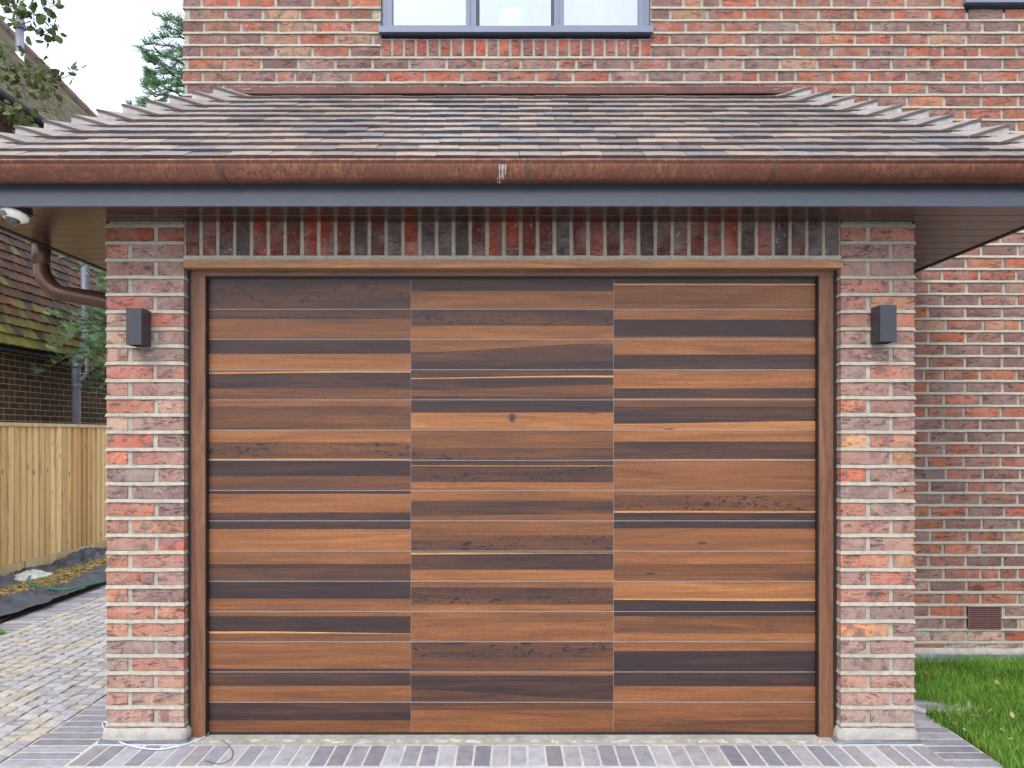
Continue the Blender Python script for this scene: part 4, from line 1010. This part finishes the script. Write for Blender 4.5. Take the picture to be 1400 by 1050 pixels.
# ------------------------------------------------------------------ neighbouring house
NX = -6.2
nb_ = thing('house', 'old neighbouring house with mossy tiled roofs beyond the fence', 'house', (NX, 11, 0))
def npart(mb, name, m, **k): return rel(mb.build(name, m, **k), nb_)
mb = MB(); zj = [.02 + .0752 * k for k in range(33)]
sweep(mb, [(NX, 8.0), (NX, 14.5)], profile(.0, 2.46, zj, -.006, -.001, -.002, .005), .3, 3)
mb.box(-8.2, NX - .02, 8.0, 14.5, 0, 2.46)
nw = npart(mb, 'wall', M_OLDMORTAR)
PAL_OLD = [lin(92, 52, 42)] * 3 + [lin(70, 50, 46)] * 3 + [lin(84, 66, 54)] * 2 + [lin(112, 60, 44)] + [lin(66, 60, 48)] * 2
rest = MB()
for k in range(32):
    z0, z1 = zj[k] + .005, zj[k + 1] - .005; y = 8.0 + (.112 if k % 2 else 0)
    while y < 14.4:
        L = .225 if (int(y * 7) + k) % 3 else .112
        c = brick_color(PAL_OLD, .8, .2); px, py = proj(NX, y, z0)
        if -20 < px < 150 and 455 < py < 590:
            me = block_mesh('oldbrick', L - .012, .0652, .04, 3, 1, .0015, .002, M_OLDBRICK, 'right')
            inst('brick', me, nw, (NX, y + L / 2, (z0 + z1) / 2), (0, 0, 0), c)
        else:
            vs_, fs_ = block(L - .012, .065, .03, 1, 1, .001, .0015, k, 'right'); rest.add([(a + NX, b_ + y + L / 2, c_ + (z0 + z1) / 2) for a, b_, c_ in vs_], fs_, 0, c)
        y += L
rest.build('outer_brickwork', M_OLDBRICK, nw, tint=True, kind='stuff')
# lower steep roof
EP = R(64); GA = .148; ex, ez = NX + .16, 2.43; NRW = 16
ce, se = math.cos(EP), math.sin(EP)
mb = MB(); mb.add([(ex - .02, 8.0, ez - .02), (ex - .02, 11.86, ez - .02), (ex - .02 - 2.4 * ce, 11.86, ez + 2.4 * se), (ex - .02 - 2.4 * ce, 8.0, ez + 2.4 * se), (NX - .02, 8.0, 2.40), (NX - .02, 11.86, 2.40), (NX - 1.2, 11.86, 2.4), (NX - 1.2, 8, 2.4)],
                  [(0, 1, 2, 3), (0, 4, 5, 1), (1, 5, 6, 2)])
mb.add([(ex - .12, 11.9, ez - .1), (ex - .12, 14.4, ez - .1), (ex - .12 - 2.3 * ce, 14.4, ez - .1 + 2.3 * se), (ex - .12 - 2.3 * ce, 11.9, ez - .1 + 2.3 * se)], [(0, 1, 2, 3)])
nroof = npart(mb, 'roof', M_BLACK)
vs_ = []
tm = []
for k in range(4):
    r = random.Random(k); w = .160; L = .19; th = .024; v_ = []
    for (u, n_) in ((0, 0), (0, th), (L, th), (L, 0)):
        for i in range(3):
            t_ = i / 2; uu = u + (r.uniform(-.006, .006) if u == 0 else 0); nn_ = n_ + .004 * math.sin(math.pi * t_)
            v_.append((-uu * ce + nn_ * se, -w / 2 + w * t_, uu * se + nn_ * ce))
    me = bpy.data.meshes.new('roof_tile'); me.from_pydata(v_, [], [(a * 3 + i, a * 3 + i + 1, b_ * 3 + i + 1, b_ * 3 + i) for a, b_ in ((0, 1), (1, 2), (2, 3), (3, 0)) for i in range(2)] + [(0, 3, 6, 9), (2, 11, 8, 5)])
    me.materials.append(M_OLDTILE); me.update(); tm.append(me)
PAL_OT = [lin(122, 68, 54)] * 4 + [lin(96, 62, 58)] * 3 + [lin(78, 58, 58)] * 2 + [lin(146, 84, 60)] * 2
rest = MB()
for (ox, oz, ya, yb) in ((ex, ez, 8.0, 11.86), (ex - .10, ez - .08, 11.92, 14.4)):
    for k in range(NRW):
        y = ya + (.083 if k % 2 else 0)
        while y < yb - .1:
            x_, z_ = ox - k * GA * ce, oz + k * GA * se; px, py = proj(x_, y, z_)
            moss = rnd.uniform(.6, .95) if rnd.random() < (.85, .92, .7, .42, .22, .1)[min(k, 5)] * (1 if k < 5 else .3) else rnd.uniform(0, .15)
            c = mixt(rnd.choice(PAL_OT), lin(160, 152, 66), min(.85, max(0, moss)))
            q = rnd.uniform(.36, .66); c = (c[0] * q, c[1] * q, c[2] * q, 1)
            me = tm[rnd.randrange(4)]
            if -12 < px < 150 and 300 < py < 500:
                inst('roof_tile', me, nroof, (x_ + rnd.uniform(0, .004), y + .083, z_ + rnd.uniform(-.006, .006)), (rnd.uniform(-.03, .03), -.12 + rnd.uniform(-.02, .02), 0), c)
            elif py > 250 or px < -12:
                rest.add([(v.co.x + x_, v.co.y + y + .083, v.co.z + z_) for v in me.vertices], [tuple(p.vertices) for p in me.polygons], 0, c)
            y += .1665
rest.build('outer_tiles', M_OLDTILE, nroof, tint=True, kind='stuff')
npart(MB().box(ex - .10, ex - .04, 8.0, 11.8, ez - .07, ez - .03), 'eaves_board', M_BLACK)
b = MB().box(ex - .20, ex + .035, 11.25, 11.90, ez - .10, ez + .05); npart(b, 'corner_stone', plain('pale_corbel', lin(140, 112, 84), .9, var=.2))
# upper storey
UX, UZ = -8.0, 6.66
b = MB(); b.box(-14, UX - .35, 8.5, 20.8, 0, UZ - .15); npart(b, 'upper_wall', M_OLDBRICK).color = lin(90, 60, 50)
b = MB(); b.box(UX - .35, UX - .02, 8.5, 21.3, UZ - .16, UZ - .10); npart(b, 'eaves_soffit', plain('grey_brown_soffit', lin(112, 98, 90), .8))
b = MB(); b.tube([(UX + .06, 8.5, UZ - .02), (UX + .06, 21.2, UZ - .02)], .085, 12); npart(b, 'black_gutter', M_BLACK, smooth=True)
tp = 1.19; ca, sa = math.cos(math.atan(tp)), math.sin(math.atan(tp)); b = MB()
T = 0; k = 0; g2 = .15; W2 = .2
while T * ca < 4.3:
    t0 = T * ca; t1 = (T + g2 * 1.25) * ca; yE = 21.3 - t0 / 2.8 * 4.0; yy = 9.0 if t0 < 3 else 9
    y = 10.0 + (.1 if k % 2 else 0); qk = rnd.uniform(.7, 1.1)
    while y < yE - .02:
        y2 = min(y + .33, yE); c = mixt(rnd.choice(PAL_OT), lin(120, 122, 70), rnd.uniform(.35, .8)); q = rnd.uniform(.38, .75) * qk; z0 = UZ + t0 * tp; z1 = UZ + t1 * tp - .012
        q4 = [(UX - t0, y, z0), (UX - t0, y2 - .004, z0), (UX - t1, y2 - .004, z1), (UX - t1, y, z1)]
        b.add(q4 + [(p[0] + .004, p[1], p[2] + .02) for p in q4], [(4, 5, 6, 7), (1, 2, 6, 5)], 0, (c[0] * q, c[1] * q, c[2] * q, 1)); b.add([q4[0], q4[1], (q4[1][0] + .004, q4[1][1], q4[1][2] + .02), (q4[0][0] + .004, q4[0][1], q4[0][2] + .02)], [(0, 1, 2, 3)], 0, (.025, .02, .015, 1)); y = y2  # front edges tinted near black: painted shade of the gaps between courses
    T += g2; k += 1
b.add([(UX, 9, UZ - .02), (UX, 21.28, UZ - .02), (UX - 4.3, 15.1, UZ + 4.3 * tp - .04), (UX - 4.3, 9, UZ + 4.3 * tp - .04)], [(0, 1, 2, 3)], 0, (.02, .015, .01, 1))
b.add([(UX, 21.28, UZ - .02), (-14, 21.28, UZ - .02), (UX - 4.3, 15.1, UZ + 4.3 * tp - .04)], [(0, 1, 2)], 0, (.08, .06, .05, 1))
npart(b, 'upper_roof', M_OLDTILE, tint=True, kind='stuff')
hp = MB()
for i in range(26):
    t = i / 25 * 4.0; yv = 21.3 - t / 2.8 * 4.0; p0 = Vector((UX - t, yv, UZ + t * tp + .03)); p1 = Vector((UX - t - .17, yv - .24, UZ + (t + .17) * tp + .05))
    hp.tube([p0, p1], [.11, .085], 8, 0, True, (.16, .11, .09, 1))
npart(hp, 'hip_tiles', M_OLDTILE, tint=True, kind='stuff')
b = MB(); x_, y_, z_ = at(27, 80, 16.6)
b.tube([(x_, y_, z_ - .6), (x_, y_, z_ + .62)], .082, 14); b.tube([(x_, y_, z_ + .60), (x_, y_, z_ + .66), (x_, y_, z_ + .80), (x_, y_, z_ + .88)], [.12, .115, .07, .06], 14)
sv = npart(b, 'vent_pipe', M_PIPE, smooth=True)
b = MB(); b.tube([(x_, y_, z_ - .5), (x_, y_, z_ + .10)], .092, 14); b.build('collar', M_WHITE, sv, smooth=True)
# grey downpipe with an offset
yd = 11.25; s_ = F / yd; X = lambda px: (px - 700) / s_; Z = lambda py: EYE + (595 - py) / s_
pts = [(X(116), yd, Z(350)), (X(118), yd, Z(462)), (X(118), yd, Z(472)), (X(113), yd, Z(481)), (X(106), yd, Z(489)), (X(104), yd, Z(498)), (X(104), yd, .05)]
b = MB(); b.tube(pts, .055, 12)
for zz in (Z(463), Z(500), Z(528), Z(436)): xx_ = X(104) if zz < Z(490) else X(118); b.tube([(xx_, yd, zz - .03), (xx_, yd, zz + .03)], .066, 12)
b.tube([(X(119), yd, Z(490)), (X(119), yd, Z(512)), (X(112), yd, Z(519)), (X(104), yd, Z(520))], .025, 8)
npart(b, 'downpipe', M_PIPE, smooth=True)

# ------------------------------------------------------------------ trees
def spray_tree(base, label, seed=11, nb=560, K=1.0, H=1.0):
    t = thing('conifer', label, 'tree', base)
    MB().tube([(0, 0, 0), (.03, 0, 3), (0, .02, 6), (0, 0, 9)], [.16, .13, .08, .02], 9).build('trunk', M_BARK, t, smooth=True)
    rg = np.random.RandomState(seed); leaves = MB(); limbs = MB()
    for b_ in range(nb):
        z = 1.6 + 8.6 * rg.uniform() ** .95
        if z < 2.3: z += .6
        if b_ % 4 == 0: z = rg.uniform(2.3, 4.8)
        az = rg.uniform(0, 6.283)
        if b_ % 4 == 0: az = rg.uniform(2.6, 4.4)
        rad = max(.25, 2.5 * (1 - (z - 1.6) / 8.8) ** 1.0) * rg.uniform(.55, 1.0)
        if math.cos(az) > .3 and z > 3: rad *= .9
        tipz = z + rg.uniform(-.45, .35) * rad; d = Vector((math.cos(az), math.sin(az), 0))
        P = [Vector((0, 0, z - .1)) + d * rad * q + Vector((0, 0, (tipz - z) * q * q + .22 * rad * math.sin(q * 2.2))) for q in (0, .3, .6, .85, 1)]
        limbs.tube(P, [.022, .016, .011, .006, .003], 5)
        for s_i in range(int(46 * (.5 + rad * .6))):
            q = rg.uniform(.22, 1.0); i = min(3, int(q * 4)); f = q * 4 - i; p = P[i].lerp(P[i + 1], f)
            side = Vector((-d.y, d.x, 0)) * rg.choice([-1, 1]); out = (d * rg.uniform(.4, 1) + side * rg.uniform(.2, 1) + Vector((0, 0, rg.uniform(-.25, .9)))).normalized()
            L = rg.uniform(.09, .20) * (1.25 - .4 * q); c = (min(1, max(0, rg.normal(.42, .25) + (q - .6) * .4)), 0, 0, 1)
            nrm = out.cross(Vector((rg.normal(), rg.normal(), rg.normal()))).normalized()
            # a fern-like spray: spine with 4 pairs of needles
            for kx in range(4):
                a = p + out * L * kx / 4
                for sg in (-1, 1):
                    tip = a + (out * .8 + nrm * sg * .75).normalized() * L * .38 * (1 - kx * .15)
                    w = nrm.cross(out) * .007; leaves.add([a - out * .008, a + out * .008, tip + w * .3], [(0, 1, 2)], 0, c)
            tip = p + out * L * 1.15; leaves.add([p - nrm * .006, p + nrm * .006, tip], [(0, 1, 2)], 0, c)
    t.scale = (K, K, K)
    limbs.build('branches', M_BARK, t, kind='stuff'); leaves.build('crown', M_CONIFER, t, tint=True, kind='stuff')
spray_tree((-4.15, 11.6, 0), 'tall feathery green conifer rising between the two houses')
spray_tree((-11.3, 26, 0), 'distant conifer top showing just above the left hip tiles', 5, 300, 1.33)

t = thing('broadleaf_tree', 'small leafy tree reaching over the top left corner of the view', 'tree', (-4.25, 5.3, 0))
def w2l(p): return Vector(p) - Vector((-4.25, 5.3, 0))
trunk = MB(); trunk.tube([(0, 0, 0), (.05, 0, 1.5), (-.05, .05, 3.0), (0, 0, 4.2), (.1, 0, 5.2)], [.09, .075, .06, .045, .02], 9); trunk.build('trunk', M_BARK, t, smooth=True)
rg = np.random.RandomState(21); br = MB(); lv = MB()
def leaf(p, d, L, c):
    d = d.normalized(); s = d.cross(Vector((rg.normal(), rg.normal(), rg.normal()))).normalized(); w = L * .85; n_ = d.cross(s) * L * .12
    lv.add([p, p + d * L * .3 + s * w * .45 + n_, p + d * L * .35, p + d * L * .3 - s * w * .45 + n_, p + d * L * .72 + s * w * .38 + n_, p + d * L * .75, p + d * L * .72 - s * w * .38 + n_, p + d * L],
           [(0, 2, 1), (0, 3, 2), (1, 2, 5, 4), (2, 3, 6, 5), (4, 5, 7), (5, 6, 7)], 0, c)
def twig(pts, nleaf, spread=.06, L=.062):
    P = smooth_path([w2l(p) for p in pts], 4); n = len(P)
    br.tube(P, [.004 * (1 - .75 * i / n) for i in range(n)], 5)
    nleaf = int(nleaf * 1.25)
    for i in range(nleaf):
        q = rg.uniform(.12, 1) * (n - 1); a = int(min(q, n - 2)); p = P[a].lerp(P[a + 1], q - a)
        off = Vector((rg.normal(), rg.normal(), rg.normal())) * spread
        p2 = p + off; br.tube([p, p2], .0016, 4, 0, False)
        leaf(p2, Vector((rg.normal(), rg.normal(), rg.normal() - .4)), L * rg.uniform(.7, 1.15), (min(1, max(0, rg.normal(.4, .25))), 0, 0, 1))
    leaf(P[-1], P[-1] - P[-2], L, (.5, 0, 0, 1))
Y = 5.4
twig([at(-260, -120, 5.3), at(-90, -60, Y), at(-10, -5, Y), at(30, 15, Y), at(52, 22, Y)], 62, .055)
twig([at(-200, -60, 5.3), at(-60, 0, Y), at(10, 25, Y), at(45, 40, Y), at(60, 48, Y), at(72, 42, Y), at(78, 50, Y)], 26, .03, .062)
twig([at(-200, -60, 5.5), at(-60, -40, Y), at(20, -12, Y), at(62, 0, Y), at(68, 12, Y)], 30, .035)
twig([at(-160, 40, 5.5), at(-60, 60, Y), at(0, 78, Y), at(30, 95, Y), at(52, 104, Y), at(70, 112, Y)], 46, .05)
twig([at(52, 104, Y), at(75, 108, Y), at(92, 104, Y), at(102, 98, Y), at(110, 93, Y)], 8, .02, .055)
twig([at(-160, 60, 5.5), at(-50, 90, Y), at(10, 110, Y), at(48, 120, Y), at(62, 122, Y)], 52, .05)
twig([at(-160, 100, 5.5), at(-50, 120, Y), at(5, 142, Y), at(20, 162, Y), at(42, 172, Y)], 34, .05)
twig([at(-160, 80, 5.5), at(-60, 110, Y), at(0, 150, Y), at(40, 148, Y), at(70, 150, Y), at(82, 148, Y)], 24, .04)
for i in range(34):       # the rest of the crown, left of the frame
    x0 = rg.uniform(-4.9, -3.7); y0 = rg.uniform(4.7, 6.4); z0 = rg.uniform(3.2, 5.8)
    if proj(x0 + .3, y0, z0)[0] > -25: continue
    twig([(-4.2, 5.3, z0 - .5), ((x0 - 4.2) / 2, (y0 + 5.3) / 2, z0 - .1), (x0, y0, z0)], 30, .12)
br.build('branches', M_BARK, t, kind='stuff'); lv.build('crown', M_LEAF, t, tint=True, kind='stuff')
